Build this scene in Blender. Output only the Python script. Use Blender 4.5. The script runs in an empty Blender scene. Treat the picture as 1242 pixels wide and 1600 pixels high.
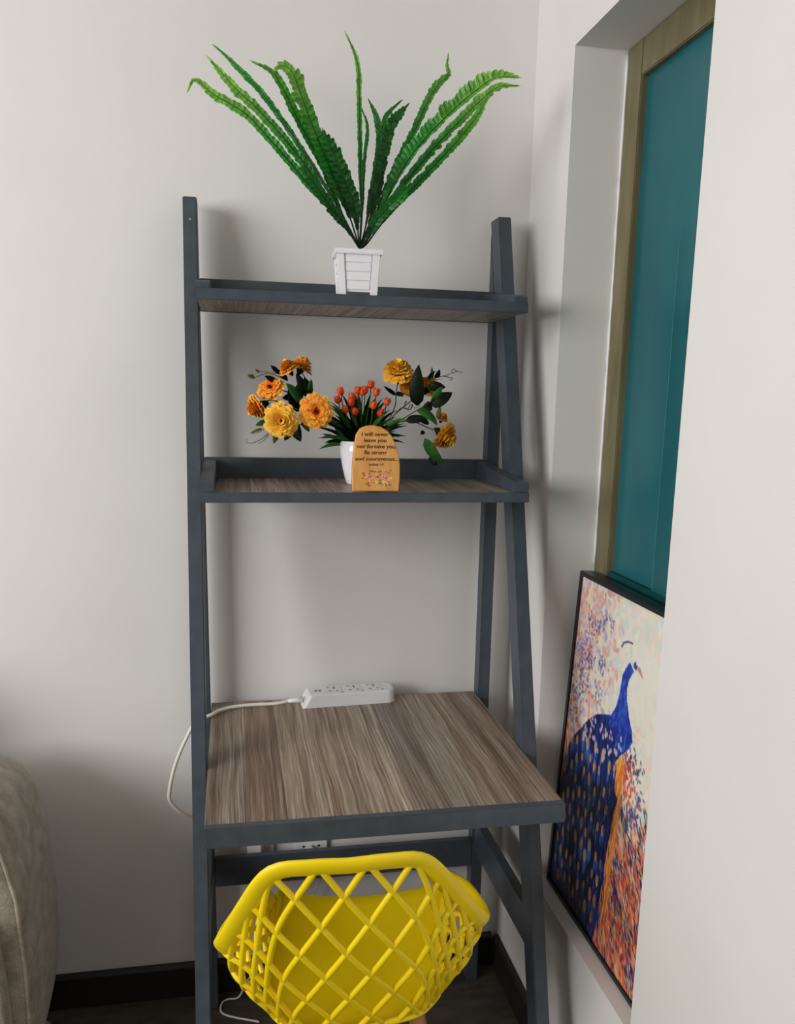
import bpy, bmesh, math, random
import numpy as np
from mathutils import Vector, Matrix
R = random.Random(7)
scn = bpy.context.scene
COL = scn.collection

# ---------------------------------------------------------------- camera
Fv = Vector((0.19726436, 0.95805095, -0.20790657))
Rv = Vector((0.98014788, -0.19704726, 0.02196629))
Uv = Vector((0.01992259, 0.20811235, 0.97790201))
cam_d = bpy.data.cameras.new('camera')
cam = bpy.data.objects.new('camera', cam_d); COL.objects.link(cam)
m3 = Matrix((Rv, Uv, -Fv)).transposed()
cam.matrix_world = Matrix.Translation((0.0829, -1.9681, 1.4263)) @ m3.to_4x4()
cam_d.sensor_fit = 'VERTICAL'; cam_d.sensor_height = 36
cam_d.lens = 1383.578 / 1600 * 36
cam_d.shift_x = -23.32 / 1600; cam_d.shift_y = 116.76 / 1600
cam_d.clip_start = 0.02
scn.camera = cam

# ---------------------------------------------------------------- light
world = bpy.data.worlds.new('world'); scn.world = world; world.use_nodes = True
bg = world.node_tree.nodes['Background']
bg.inputs['Color'].default_value = (0.93, 0.96, 1.0, 1); bg.inputs['Strength'].default_value = 0.6

def area(name, loc, target, size, size_y, power, color):
    d = bpy.data.lights.new(name, 'AREA'); d.shape = 'RECTANGLE'; d.size = size; d.size_y = size_y
    d.energy = power; d.color = color
    o = bpy.data.objects.new(name, d); COL.objects.link(o); o.location = loc
    o.rotation_euler = (Vector(target) - Vector(loc)).to_track_quat('-Z', 'Y').to_euler()
    return o
area('window_daylight', (-2.6, -2.2, 1.80), (0.5, -0.25, 1.32), 1.9, 1.25, 88, (0.995, 0.985, 0.985))
scn.view_settings.view_transform = 'Standard'; scn.view_settings.look = 'None'
scn.view_settings.gamma = 1.0; scn.view_settings.use_curve_mapping = False
scn.view_settings.exposure = 0.0

# ---------------------------------------------------------------- materials
def lin(c):
    return tuple(((x / 255) / 12.92 if x / 255 <= .04045 else ((x / 255 + .055) / 1.055) ** 2.4) for x in c) + (1,)

class NT:
    def __init__(s, name):
        s.m = bpy.data.materials.new(name); s.m.use_nodes = True
        s.t = s.m.node_tree; s.b = s.t.nodes['Principled BSDF']
    def n(s, typ, **kw):
        nd = s.t.nodes.new(typ)
        for k, v in kw.items():
            if k in nd.inputs: nd.inputs[k].default_value = v
            else: setattr(nd, k, v)
        return nd
    def l(s, a, b): s.t.links.new(a, b)
    def coords(s, scale=(1, 1, 1), kind='Object', rot=(0, 0, 0)):
        c = s.n('ShaderNodeTexCoord'); mp = s.n('ShaderNodeMapping')
        mp.inputs['Scale'].default_value = scale; mp.inputs['Rotation'].default_value = rot
        s.l(c.outputs[kind], mp.inputs['Vector']); return mp.outputs['Vector']
    def noise(s, vec, scale, detail=3, rough=.55):
        nd = s.n('ShaderNodeTexNoise'); nd.inputs['Scale'].default_value = scale
        nd.inputs['Detail'].default_value = detail; nd.inputs['Roughness'].default_value = rough
        s.l(vec, nd.inputs['Vector']); return nd.outputs['Fac']
    def ramp(s, fac, stops):
        r = s.n('ShaderNodeValToRGB'); e = r.color_ramp.elements
        while len(e) < len(stops): e.new(.5)
        for el, (p, c) in zip(e, stops): el.position = p; el.color = c
        s.l(fac, r.inputs['Fac']); return r.outputs['Color']
    def bump(s, h, strength, dist=.001):
        b = s.n('ShaderNodeBump'); b.inputs['Strength'].default_value = strength; b.inputs['Distance'].default_value = dist
        s.l(h, b.inputs['Height']); s.l(b.outputs['Normal'], s.b.inputs['Normal'])

def mottled(name, c1, c2, scale, rough=.6, bump=.0, bscale=200, spec=.5, stretch=(1, 1, 1), bdist=.001):
    k = NT(name); v = k.coords(stretch)
    k.l(k.ramp(k.noise(v, scale), [(.3, lin(c1)), (.7, lin(c2))]), k.b.inputs['Base Color'])
    k.b.inputs['Roughness'].default_value = rough
    k.b.inputs['Specular IOR Level'].default_value = spec
    if bump: k.bump(k.noise(v, bscale), bump, bdist)
    return k.m

M = {}
M['wall'] = mottled('wall_paint', (226, 224, 221), (231, 229, 226), 3, .75, .25, 60, .25)
M['farwall'] = mottled('far_wall_darkened_for_bounce', (104, 98, 92), (112, 106, 100), 3, .8, spec=.2)  # unseen walls toned dark to cut the light bounced into the room
M['ceil'] = mottled('ceiling_paint', (225, 222, 215), (230, 227, 220), 3, .8, spec=.2)
M['frame'] = mottled('blue_grey_paint', (59, 68, 77), (69, 79, 88), 30, .42, .15, 300, .5)
M['dark'] = mottled('dark_baseboard', (28, 25, 24), (38, 34, 32), 12, .5)
M['plastic'] = mottled('white_plastic', (232, 233, 236), (238, 239, 242), 9, .35)
M['wplastic'] = mottled('warm_white_cable', (220, 216, 205), (228, 224, 214), 9, .45)
M['ceramic'] = mottled('white_ceramic', (236, 236, 240), (242, 242, 246), 8, .15)
M['slot'] = mottled('socket_slot', (38, 38, 42), (48, 48, 52), 20, .6)
M['gold'] = mottled('aged_brass_window_frame', (112, 104, 72), (140, 132, 98), 25, .5, .3, 80, .5, (1, 1, .2))
M['gold'].node_tree.nodes['Principled BSDF'].inputs['Metallic'].default_value = .35
M['yellow'] = mottled('yellow_plastic', (248, 216, 8), (252, 224, 16), 6, .38)
M['tan'] = mottled('beech_leg', (176, 120, 66), (200, 144, 86), 40, .5, stretch=(1, 1, .1))
M['black'] = mottled('black_picture_frame', (14, 14, 16), (24, 24, 27), 30, .35)
M['screw'] = mottled('steel_screw', (150, 150, 150), (180, 180, 180), 30, .35)
M['ink'] = mottled('dark_brown_ink', (62, 30, 8), (80, 40, 14), 60, .7)
M['pink'] = mottled('pink_print', (222, 128, 100), (236, 160, 126), 300, .7)
M['pinkl'] = mottled('pale_pink_print', (240, 186, 140), (236, 170, 132), 300, .7)
M['leafprint'] = mottled('olive_print', (116, 96, 40), (150, 130, 60), 300, .7)
M['yelprint'] = mottled('yellow_print', (240, 200, 96), (246, 214, 120), 300, .7)
M['stem'] = mottled('dark_stem', (40, 58, 30), (66, 78, 42), 60, .6)
M['soil'] = mottled('dark_foam_filling', (22, 28, 18), (36, 40, 26), 200, .9)

def leafmat(name, c1, c2, transl=.25, vein=True):
    k = NT(name); v = k.coords()
    k.l(k.ramp(k.noise(v, 45), [(.3, lin(c1)), (.7, lin(c2))]), k.b.inputs['Base Color'])
    k.b.inputs['Roughness'].default_value = .5; k.b.inputs['Specular IOR Level'].default_value = .12
    k.bump(k.noise(v, 260), .35)
    tr = k.n('ShaderNodeBsdfTranslucent'); tr.inputs['Color'].default_value = lin(c2)
    mx = k.n('ShaderNodeMixShader'); mx.inputs[0].default_value = transl
    out = k.t.nodes['Material Output']
    k.l(k.b.outputs[0], mx.inputs[1]); k.l(tr.outputs[0], mx.inputs[2]); k.l(mx.outputs[0], out.inputs['Surface'])
    return k.m
M['leaf0'] = leafmat('dark_leaf', (8, 20, 11), (18, 38, 20), .06)
M['leaf1'] = leafmat('green_leaf', (44, 96, 40), (70, 126, 54))
M['leaf2'] = leafmat('olive_leaf', (92, 104, 52), (124, 130, 66))
# the fern's plastic leaves grade from near-black green at the base to fresh green at the tip
k = NT('fern_leaf'); at = k.n('ShaderNodeAttribute', attribute_name='Col'); v = k.coords()
mx = k.n('ShaderNodeMix', data_type='RGBA'); mx.blend_type = 'MULTIPLY'; mx.inputs[0].default_value = 1
k.l(at.outputs['Color'], mx.inputs[6]); k.l(k.ramp(k.noise(v, 70), [(.3, (.75, .8, .7, 1)), (.7, (1.15, 1.1, 1, 1))]), mx.inputs[7])
k.l(mx.outputs[2], k.b.inputs['Base Color']); k.b.inputs['Roughness'].default_value = .45
tr = k.n('ShaderNodeBsdfTranslucent'); k.l(mx.outputs[2], tr.inputs['Color'])
ms = k.n('ShaderNodeMixShader'); ms.inputs[0].default_value = .25
k.l(k.b.outputs[0], ms.inputs[1]); k.l(tr.outputs[0], ms.inputs[2]); k.l(ms.outputs[0], k.t.nodes['Material Output'].inputs['Surface'])
M['fern'] = k.m

def vcol(name, rough=.6, spec=.5, transl=0):
    k = NT(name); at = k.n('ShaderNodeAttribute', attribute_name='Col')
    k.l(at.outputs['Color'], k.b.inputs['Base Color'])
    k.b.inputs['Roughness'].default_value = rough; k.b.inputs['Specular IOR Level'].default_value = spec
    return k.m
M['petal'] = vcol('petal', .65, .2)
M['canvas'] = vcol('painted_canvas', .5, .4)

def woodmat(name, rnd=True):
    k = NT(name)
    c = k.n('ShaderNodeTexCoord'); oi = k.n('ShaderNodeObjectInfo')
    off = k.n('ShaderNodeVectorMath', operation='MULTIPLY_ADD')
    if rnd:
        cb = k.n('ShaderNodeCombineXYZ')
        mu = k.n('ShaderNodeMath', operation='MULTIPLY'); mu.inputs[1].default_value = 37.0
        k.l(oi.outputs['Alpha'], mu.inputs[0]); k.l(mu.outputs[0], cb.inputs[0]); k.l(mu.outputs[0], cb.inputs[2])
        k.l(c.outputs['Object'], off.inputs[0]); off.inputs[1].default_value = (1, 1, 1); k.l(cb.outputs[0], off.inputs[2])
        src = off.outputs[0]
    else: src = c.outputs['Object']
    # warp for wavy figure
    mpw = k.n('ShaderNodeMapping'); mpw.inputs['Scale'].default_value = (5, 2.2, 1); k.l(src, mpw.inputs['Vector'])
    nw = k.n('ShaderNodeTexNoise'); nw.inputs['Scale'].default_value = 2.2; nw.inputs['Detail'].default_value = 2; k.l(mpw.outputs[0], nw.inputs['Vector'])
    sub = k.n('ShaderNodeVectorMath', operation='MULTIPLY_ADD'); sub.inputs[1].default_value = (.012, 0, 0)
    k.l(nw.outputs['Color'], sub.inputs[0]); k.l(src, sub.inputs[2])
    mp = k.n('ShaderNodeMapping'); mp.inputs['Scale'].default_value = (1, .013, 1); k.l(sub.outputs[0], mp.inputs['Vector'])
    fine = k.n('ShaderNodeTexNoise'); fine.inputs['Scale'].default_value = 270; fine.inputs['Detail'].default_value = 4; fine.inputs['Roughness'].default_value = .7; k.l(mp.outputs[0], fine.inputs['Vector'])
    broad = k.n('ShaderNodeTexNoise'); broad.inputs['Scale'].default_value = 38; broad.inputs['Detail'].default_value = 2; k.l(mp.outputs[0], broad.inputs['Vector'])
    c1 = k.ramp(fine.outputs['Fac'], [(.34, lin((96, 84, 74))), (.45, lin((136, 122, 110))), (.55, lin((158, 146, 134))), (.66, lin((190, 180, 169)))])
    c2 = k.ramp(broad.outputs['Fac'], [(.38, (.70, .60, .53, 1)), (.46, (.95, .90, .86, 1)), (.58, (1.04, 1.04, 1.04, 1))])
    mx = k.n('ShaderNodeMix', data_type='RGBA'); mx.blend_type = 'MULTIPLY'; mx.inputs[0].default_value = 1
    k.l(c1, mx.inputs[6]); k.l(c2, mx.inputs[7])
    # per-plank tone
    tone = oi.outputs['Color']
    m2 = k.n('ShaderNodeMix', data_type='RGBA'); m2.blend_type = 'MULTIPLY'; m2.inputs[0].default_value = 1
    k.l(mx.outputs[2], m2.inputs[6]); k.l(tone, m2.inputs[7])
    k.l(m2.outputs[2], k.b.inputs['Base Color']); k.b.inputs['Roughness'].default_value = .42
    k.b.inputs['Specular IOR Level'].default_value = .4
    k.bump(fine.outputs['Fac'], .12, .0006)
    return k.m
M['wood'] = woodmat('grey_brown_laminate')

# floor: dark brown mottled vinyl planks
M['floor'] = mottled('dark_floor', (56, 50, 45), (84, 76, 68), 14, .5, .3, 60, stretch=(1, 3, 1))
# sofa fabric
k = NT('taupe_sofa_fabric'); v = k.coords()
f1 = k.noise(v, 26, 5); f2 = k.noise(v, 420, 2)
c1 = k.ramp(f1, [(.3, lin((134, 124, 108))), (.7, lin((182, 173, 158)))])
c2 = k.ramp(f2, [(.3, (.72, .72, .72, 1)), (.7, (1.15, 1.15, 1.15, 1))])
mx = k.n('ShaderNodeMix', data_type='RGBA'); mx.blend_type = 'MULTIPLY'; mx.inputs[0].default_value = 1
k.l(c1, mx.inputs[6]); k.l(c2, mx.inputs[7]); k.l(mx.outputs[2], k.b.inputs['Base Color'])
k.b.inputs['Roughness'].default_value = .9; k.b.inputs['Sheen Weight'].default_value = .3; k.b.inputs['Specular IOR Level'].default_value = .15
k.bump(f2, .6, .002); M['sofa'] = k.m
# plaque wood
k = NT('honey_wood'); v = k.coords((1, 1, .12))
k.l(k.ramp(k.noise(v, 60, 4), [(.3, lin((206, 140, 66))), (.55, lin((222, 160, 84))), (.75, lin((232, 176, 102)))]), k.b.inputs['Base Color'])
k.b.inputs['Roughness'].default_value = .4; M['honey'] = k.m
M['bark'] = mottled('plaque_bark_edge', (150, 84, 36), (190, 124, 66), 120, .7)
# tinted reflective glass: teal film that lets a little daylight through
k = NT('teal_film_glass'); v = k.coords((1, 1, .35))
k.l(k.ramp(k.noise(v, 5, 3), [(.3, lin((34, 112, 122))), (.7, lin((56, 138, 146)))]), k.b.inputs['Base Color'])
k.b.inputs['Roughness'].default_value = .22; k.b.inputs['Specular IOR Level'].default_value = .6
tr = k.n('ShaderNodeBsdfTranslucent'); tr.inputs['Color'].default_value = lin((80, 170, 176))
tp = k.n('ShaderNodeBsdfTransparent'); tp.inputs['Color'].default_value = lin((60, 140, 145))
m1 = k.n('ShaderNodeMixShader'); m1.inputs[0].default_value = .35
m2 = k.n('ShaderNodeMixShader'); m2.inputs[0].default_value = .10
k.l(k.b.outputs[0], m1.inputs[1]); k.l(tr.outputs[0], m1.inputs[2])
k.l(m1.outputs[0], m2.inputs[1]); k.l(tp.outputs[0], m2.inputs[2]); k.l(m2.outputs[0], k.t.nodes['Material Output'].inputs['Surface'])
M['glass'] = k.m
M['darkteal'] = mottled('dark_teal_rail', (12, 66, 68), (20, 80, 80), 20, .3)
M['glass_edge'] = mottled('polished_glass_edge', (60, 128, 132), (76, 142, 144), 20, .3)

# ---------------------------------------------------------------- mesh helpers
class MB:
    def __init__(s): s.v = []; s.f = []; s.c = None; s.mi = []
    def add(s, vs, fs, mi=0):
        o = len(s.v); s.v += [tuple(p) for p in vs]; s.f += [tuple(i + o for i in f) for f in fs]; s.mi += [mi] * len(fs)
    def prism(s, poly, axis, a, b):
        """poly: list of 2-D points in the other two axes, extruded along axis from a to b"""
        n = len(poly)
        def mk(p, t):
            q = list(p); q.insert(axis, t); return tuple(q)
        vs = [mk(p, a) for p in poly] + [mk(p, b) for p in poly]
        fs = [tuple(range(n))[::-1], tuple(range(n, 2 * n))] + [(i, (i + 1) % n, n + (i + 1) % n, n + i) for i in range(n)]
        s.add(vs, fs)
    def box(s, x0, x1, y0, y1, z0, z1): s.prism([(y0, z0), (y1, z0), (y1, z1), (y0, z1)], 0, x0, x1)
    def tube(s, pts, r, n=8, cap=True, flat=1.0, up=None):
        pts = [Vector(p) for p in pts]; N = len(pts)
        if not hasattr(r, '__len__'): r = [r] * N
        rings = []; prev = None
        for i, p in enumerate(pts):
            t = (pts[min(i + 1, N - 1)] - pts[max(i - 1, 0)]).normalized()
            ref = Vector(up[i]) if up else (prev if prev else (Vector((0, 0, 1)) if abs(t.z) < .9 else Vector((1, 0, 0))))
            a = (ref - t * ref.dot(t))
            if a.length < 1e-6: a = t.orthogonal()
            a.normalize(); b = t.cross(a); prev = a
            rings.append([p + a * math.cos(2 * math.pi * k / n) * r[i] * flat + b * math.sin(2 * math.pi * k / n) * r[i] for k in range(n)])
        vs = [q for g in rings for q in g]; fs = []
        for i in range(N - 1):
            for k in range(n): fs.append((i * n + k, i * n + (k + 1) % n, (i + 1) * n + (k + 1) % n, (i + 1) * n + k))
        if cap: fs += [tuple(range(n))[::-1], tuple((N - 1) * n + k for k in range(n))]
        s.add(vs, fs)
    def lathe(s, prof, n=32, c=(0, 0, 0)):
        vs = []; fs = []
        for r, z in prof:
            for k in range(n):
                a = 2 * math.pi * k / n; vs.append((c[0] + r * math.cos(a), c[1] + r * math.sin(a), c[2] + z))
        for i in range(len(prof) - 1):
            for k in range(n): fs.append((i * n + k, i * n + (k + 1) % n, (i + 1) * n + (k + 1) % n, (i + 1) * n + k))
        s.add(vs, fs)
    def build(s, name, mat, parent=None, bevel=0, smooth=False, seg=2, cols=None, normals=True):
        me = bpy.data.meshes.new(name); me.from_pydata(s.v, [], s.f); me.update()
        if cols is not None:
            at = me.color_attributes.new('Col', 'FLOAT_COLOR', 'POINT')
            at.data.foreach_set('color', np.array(cols, dtype=np.float32).ravel())
        if bevel or normals:
            bm = bmesh.new(); bm.from_mesh(me)
            if bevel: 
                bmesh.ops.remove_doubles(bm, verts=bm.verts, dist=1e-6)
            bmesh.ops.recalc_face_normals(bm, faces=bm.faces)
            if bevel: bmesh.ops.bevel(bm, geom=bm.edges[:], offset=bevel, segments=seg, affect='EDGES', clamp_overlap=True)
            bm.to_mesh(me); bm.free()
        for mm in (mat if isinstance(mat, (list, tuple)) else [mat]): me.materials.append(mm)
        if len(s.mi) == len(me.polygons) and any(s.mi): me.polygons.foreach_set('material_index', s.mi)
        if smooth: me.polygons.foreach_set('use_smooth', [True] * len(me.polygons))
        o = bpy.data.objects.new(name, me); COL.objects.link(o)
        if parent: o.parent = parent; o.matrix_parent_inverse = wm(parent).inverted()
        return o
def wm(o):
    m = o.matrix_basis.copy()
    return (wm(o.parent) @ o.matrix_parent_inverse @ m) if o.parent else m
def box(name, mat, x0, x1, y0, y1, z0, z1, parent=None, bevel=.0012):
    b = MB(); b.box(x0, x1, y0, y1, z0, z1); return b.build(name, mat, parent, bevel)
def thing(name, label, cat, loc, group=None):
    o = bpy.data.objects.new(name, None); COL.objects.link(o); o.location = loc; o.empty_display_size = .05
    o['label'] = label; o['category'] = cat
    if group: o['group'] = group
    return o
def tag(o, label, cat, group=None):
    o['label'] = label; o['category'] = cat
    if group: o['group'] = group
    return o
def struct(o): o['kind'] = 'structure'; return o
def catmull(pts, n):
    P = [Vector(p) for p in pts]; P = [P[0] * 2 - P[1]] + P + [P[-1] * 2 - P[-2]]; out = []
    for i in range(1, len(P) - 2):
        for k in range(n):
            t = k / n; a, b, c, d = P[i - 1:i + 3]
            out.append(.5 * ((2 * b) + (c - a) * t + (2 * a - 5 * b + 4 * c - d) * t * t + (3 * b - a - 3 * c + d) * t ** 3))
    out.append(P[-2]); return out

# ---------------------------------------------------------------- the room
XR = .73; YJ = -.226; YN = -.750; ZH = 2.081; ZS = .372; XG = .836
struct(box('wall_back', M['wall'], -3.2, XR + .3, 0, .12, -.0, 2.6, bevel=0))
b = MB()
b.box(XR, XR + .26, YJ, 0, 0, 2.6)
b.box(XR, XR + .26, -3.3, YN, 0, 2.6)
b.box(XR, XR + .26, YN, YJ, 0, ZS)
b.box(XR, XR + .26, YN, YJ, ZH, 2.6)
struct(b.build('wall_right', M['wall']))
struct(box('ceiling', M['ceil'], -3.2, XR + .3, -3.3, .12, 2.6, 2.7, bevel=0))
fl = struct(box('floor', M['floor'], -3.2, XR + .3, -3.3, .12, -.08, 0, bevel=0))
struct(box('wall_left', M['farwall'], -3.3, -3.2, -3.3, .12, 0, 2.6, bevel=0))
struct(box('wall_front', M['farwall'], -3.3, XR + .3, -3.42, -3.301, 0, 2.6, bevel=0))
def skirt(prof, a, b_, axis, name):
    m = MB()
    m.prism(prof, axis, a, b_); return struct(m.build(name, M['dark'], bevel=.001))
# prism along x: polygon in (y, z)
skirt([(-.001, 0), (-.016, 0), (-.016, .078), (-.010, .086), (-.001, .086)], -3.2, XR - .016, 0, 'baseboard_back')
m = MB(); m.prism([(XR - .001, .001), (XR - .015, .001), (XR - .015, .078), (XR - .010, .086), (XR - .001, .086)], 1, -3.3, -.017)
struct(m.build('baseboard_right', M['dark']))

# the window: brass-coloured frame, fixed pane and a sliding pane in front of it
win = bpy.data.objects.new('window_1', None); COL.objects.link(win); win.location = (XG, YJ, ZS); win['kind'] = 'structure'
fw = .068
def rough_bar(name, x0, x1, y0, y1, z0, z1, parent=win): return box(name, M['gold'], x0, x1, y0, y1, z0, z1, parent, bevel=.002)
rough_bar('frame_stile', XG, XG + .05, YJ - fw, YJ - .0005, ZS + .001, ZH - .001)
rough_bar('frame_stile', XG, XG + .05, YN + .0005, YN + .03, ZS + .001, ZH - .001)
rough_bar('frame_head', XG, XG + .05, YN + .03, YJ - fw, ZH - .064, ZH - .001)
rough_bar('frame_sill', XG, XG + .05, YN + .03, YJ - fw, ZS + .001, ZS + .04)
box('glass_pane', M['glass'], XG + .013, XG + .018, YN + .03, YJ - fw, ZS + .04, ZH - .064, win, 0)
box('sliding_glass_pane', M['glass'], XG + .004, XG + .009, YN + .03, -.488, ZS + .04, 1.70, win, .0004)
box('glass_edge', M['glass_edge'], XG + .0035, XG + .0095, -.488, -.4865, ZS + .04, 1.70, win, 0)
box('transom', M['darkteal'], XG + .0095, XG + .0125, YN + .03, YJ - fw, 1.00, 1.088, win, 0)
box('transom', M['darkteal'], XG + .001, XG + .0035, YN + .03, YJ - fw, 1.00, 1.088, win, 0)
box('latch', M['gold'], XG - .004, XG + .001, -.425, -.365, 1.060, 1.064, win, .0008)
box('latch', M['screw'], XG - .004, XG + .001, -.472, -.466, 1.052, 1.062, win, .0008)
# ragged sealant bead where the plaster meets the frame
pts = []; z = ZS + .72
while z < ZH - .003: pts.append((XG - .001, YJ - .002 - R.random() * .0015, z)); z += .02
m = MB(); m.tube(pts, [.0018 + R.random() * .0018 for _ in pts], 6); m.build('sealant', M['plastic'], win, smooth=True)

# ---------------------------------------------------------------- ladder desk
W = .662; PW = .0265; ZT = 1.799
yf = lambda z: -.0856 - .5518 * (1 - z / ZT)
desk = thing('ladder_desk', 'blue-grey ladder desk with two shelves above its wood-grain top, against the back wall', 'desk', (W / 2, -.3, 0))
for x0 in (0, W - PW):
    m = MB(); d = .058
    m.prism([(yf(0), 0), (yf(0) + d, 0), (yf(ZT) + d, ZT), (yf(ZT), ZT)], 0, x0, x0 + PW)
    m.build('front_post', M['frame'], desk, .0016)
    # back post: upright, its top cut to meet the slanted front post
    zc = lambda y: ZT * (1 - ((-.0856 + d) - y) / .5518)
    za, zb = zc(-.073), zc(-.034)
    m = MB(); m.prism([(-.072, 0), (-.033, 0), (-.033, zb), (-.072, za)], 0, x0, x0 + PW)
    m.build('back_post', M['frame'], desk, .0014)
    # side rail under the top, back post to front post
    m = MB(); m.prism([(yf(.36) + d - .004, .362), (-.072, .362), (-.072, .438), (yf(.44) + d - .004, .438)], 0, x0 + .003, x0 + PW - .003)
    m.build('side_rail', M['frame'], desk, .0012)
    if x0 == 0: m = MB(); m.tube([(x0 + PW / 2, yf(1.755) - .0005, 1.755), (x0 + PW / 2, yf(1.755) + .004, 1.755)], .0022, 10)
    if x0 == 0: m.build('screw', M['screw'], desk)
X0, X1 = PW + .0005, W - PW - .0005
TONES = [(.72, .70, .67), (.86, .80, .74), (.96, .95, .93), (1.05, .98, .90), (1.16, 1.12, 1.06), (.80, .79, .77), (1.0, .96, .91)]
def planks(n, y0, y1, z0, z1, parent, seed):
    r = random.Random(seed); ws = [r.uniform(.7, 1.3) for _ in range(n)]; t = sum(ws); x = X0 + .001; tot = X1 - X0 - .002
    for w_ in ws:
        x2 = x + tot * w_ / t
        o = box('plank', M['wood'], x + .00008, x2 - .00008, y0, y1, z0, z1, parent, .0002); x = x2
        t_ = r.choice(TONES); o.color = (t_[0], t_[1], t_[2], r.random())
def shelf(zbot, ztop, yfr, rail_h, side_h):
    s_ = box('shelf', M['frame'], X0, X1, yfr, yfr + .010, zbot, ztop, desk)           # front edge strip carries the board
    planks(7, yfr + .0102, -.075, zbot + .0006, ztop - .0004, s_, int(ztop * 1000))
    box('back_rail', M['frame'], X0, X1, -.0748, -.058, zbot, ztop + rail_h, s_)
    for a, c in ((X0, X0 + .025), (X1 - .025, X1)):
        m = MB(); m.prism([(yfr + .006, ztop), (-.076, ztop), (-.076, ztop + rail_h - .004), (yfr + .012, ztop + side_h), (yfr + .006, ztop + side_h - .004)], 0, a, c)
        m.build('side_rail', M['frame'], s_, .001)
    return s_
shelf(1.588, 1.6075, -.308, .043, .014)
shelf(1.238, 1.256, -.368, .042, .019)
top = box('desktop', M['frame'], X0 + .002, X1, -.639, -.622, .716, .7505, desk)
planks(9, -.6218, -.034, .716, .750, top, 5)
box('crossbar', M['frame'], PW + .0005, W - PW - .0005, -.070, -.052, .316, .386, desk)
box('crossbar', M['frame'], PW + .0005, W - PW - .0005, -.070, -.052, .676, .7155, desk)

# ---------------------------------------------------------------- power strip
ps = thing('power_strip', 'white three-socket power strip at the back of the desktop, cord to the left', 'power strip', (.33, -.075, .7502))
m = MB(); L, D, Hh = .212, .062, .030
def rr(x0, x1, y0, y1, r0, r1, n=6):
    o = []
    for cx, cy, r, a0 in ((x1 - r1, y0 + r1, r1, -90), (x1 - r1, y1 - r1, r1, 0), (x0 + r0, y1 - r0, r0, 90), (x0 + r0, y0 + r0, r0, 180)):
        for k in range(n + 1):
            a = math.radians(a0 + 90 * k / n); o.append((cx + r * math.cos(a), cy + r * math.sin(a)))
    return o
lo = rr(0, L, 0, D, .004, .018); hi = rr(.017, L - .003, .004, D - .004, .010, .018); mid = rr(.004, L, .0, D, .006, .018); hi0 = rr(.014, L - .001, .0015, D - .0015, .009, .018)
vs = [(x, y, 0) for x, y in lo] + [(x, y, .004) for x, y in mid] + [(x, y, Hh - .003) for x, y in hi0] + [(x, y, Hh) for x, y in hi]
n = len(lo); fs = [tuple(range(n))[::-1], tuple(range(3 * n, 4 * n))]
for j in range(3):
    for k in range(n): fs.append((j * n + k, j * n + (k + 1) % n, (j + 1) * n + (k + 1) % n, (j + 1) * n + k))
m.add(vs, fs)
rz = Matrix.Translation((.226, -.103, .7503)) @ Matrix.Rotation(math.radians(4), 4, 'Z')
def xf(mb): mb.v = [tuple(rz @ Vector(p)) for p in mb.v]; return mb
xf(m).build('housing', M['plastic'], ps, .0006)
for i in range(3):
    cx = .072 + i * .046
    m = MB(); m.box(cx - .0185, cx + .0185, .010, D - .010, Hh + .0001, Hh + .0009)
    face = xf(m).build('socket_face', M['plastic'], ps, .0003)
    m = MB()
    m.box(cx - .0012 + .004, cx + .0012 + .004, .033, .047, Hh + .0009, Hh + .0013)
    m.box(cx - .011, cx - .004, .018, .0205, Hh + .0009, Hh + .0013); m.box(cx + .006, cx + .013, .018, .0205, Hh + .0009, Hh + .0013)
    m.box(cx - .012, cx - .005, .044, .0462, Hh + .0009, Hh + .0013)
    xf(m).build('slot', M['slot'], face)
    m = MB(); m.lathe([(0, .0016), (.0016, .0016), (.0016, .0009), (0, .0009)], 10, (cx + .019, .009, Hh - .0006)); xf(m).build('indicator_light', M['slot'], ps)
for i in range(2):
    m = MB(); m.box(.031 + i * .0085, .0365 + i * .0085, .026, .031, Hh + .0002, Hh + .0007); xf(m).build('usb_port', M['slot'], ps)
m = MB(); m.tube([(-.030, .030, .010), (-.012, .030, .011), (.004, .030, .012)], [.0038, .0055, .0075], 12)
g = xf(m).build('strain_relief', M['plastic'], ps, smooth=True)
P0 = tuple(rz @ Vector((-.029, .030, .010)))
cable = catmull([P0, (.165, -.078, .757), (.115, -.076, .756), (.075, -.085, .756), (.045, -.105, .756), (.030, -.128, .756), (.005, -.140, .752)], 8)
NECK= [(0.542, 0.161), (0.515, 0.183), (0.493, 0.207), (0.485, 0.269), (0.467, 0.307), (0.434, 0.336), (0.304, 0.365), (0.22, 0.405), (0.158, 0.447), (0.092, 0.487), (0.042, 0.536), (0.008, 0.597), (0.007, 0.665)]
BREAST= [(0.585, 0.179), (0.555, 0.207), (0.546, 0.235), (0.558, 0.265), (0.596, 0.308), (0.628, 0.332), (0.645, 0.36), (0.626, 0.384), (0.566, 0.418), (0.529, 0.446), (0.511, 0.472), (0.546, 0.53)]
TAILR= [(0.583, 0.541), (0.564, 0.589), (0.558, 0.643), (0.543, 0.719), (0.542, 0.773), (0.533, 0.867), (0.524, 0.963), (0.516, 1.004)]
YEL= [[(0.576, 0.416), (0.515, 0.454), (0.538, 0.498), (0.613, 0.508), (0.603, 0.444)], [(0.549, 0.456), (0.588, 0.445), (0.603, 0.524), (0.598, 0.577), (0.571, 0.621), (0.589, 0.719), (0.563, 0.854), (0.526, 0.88), (0.543, 0.719), (0.559, 0.59), (0.583, 0.541)]]
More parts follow.
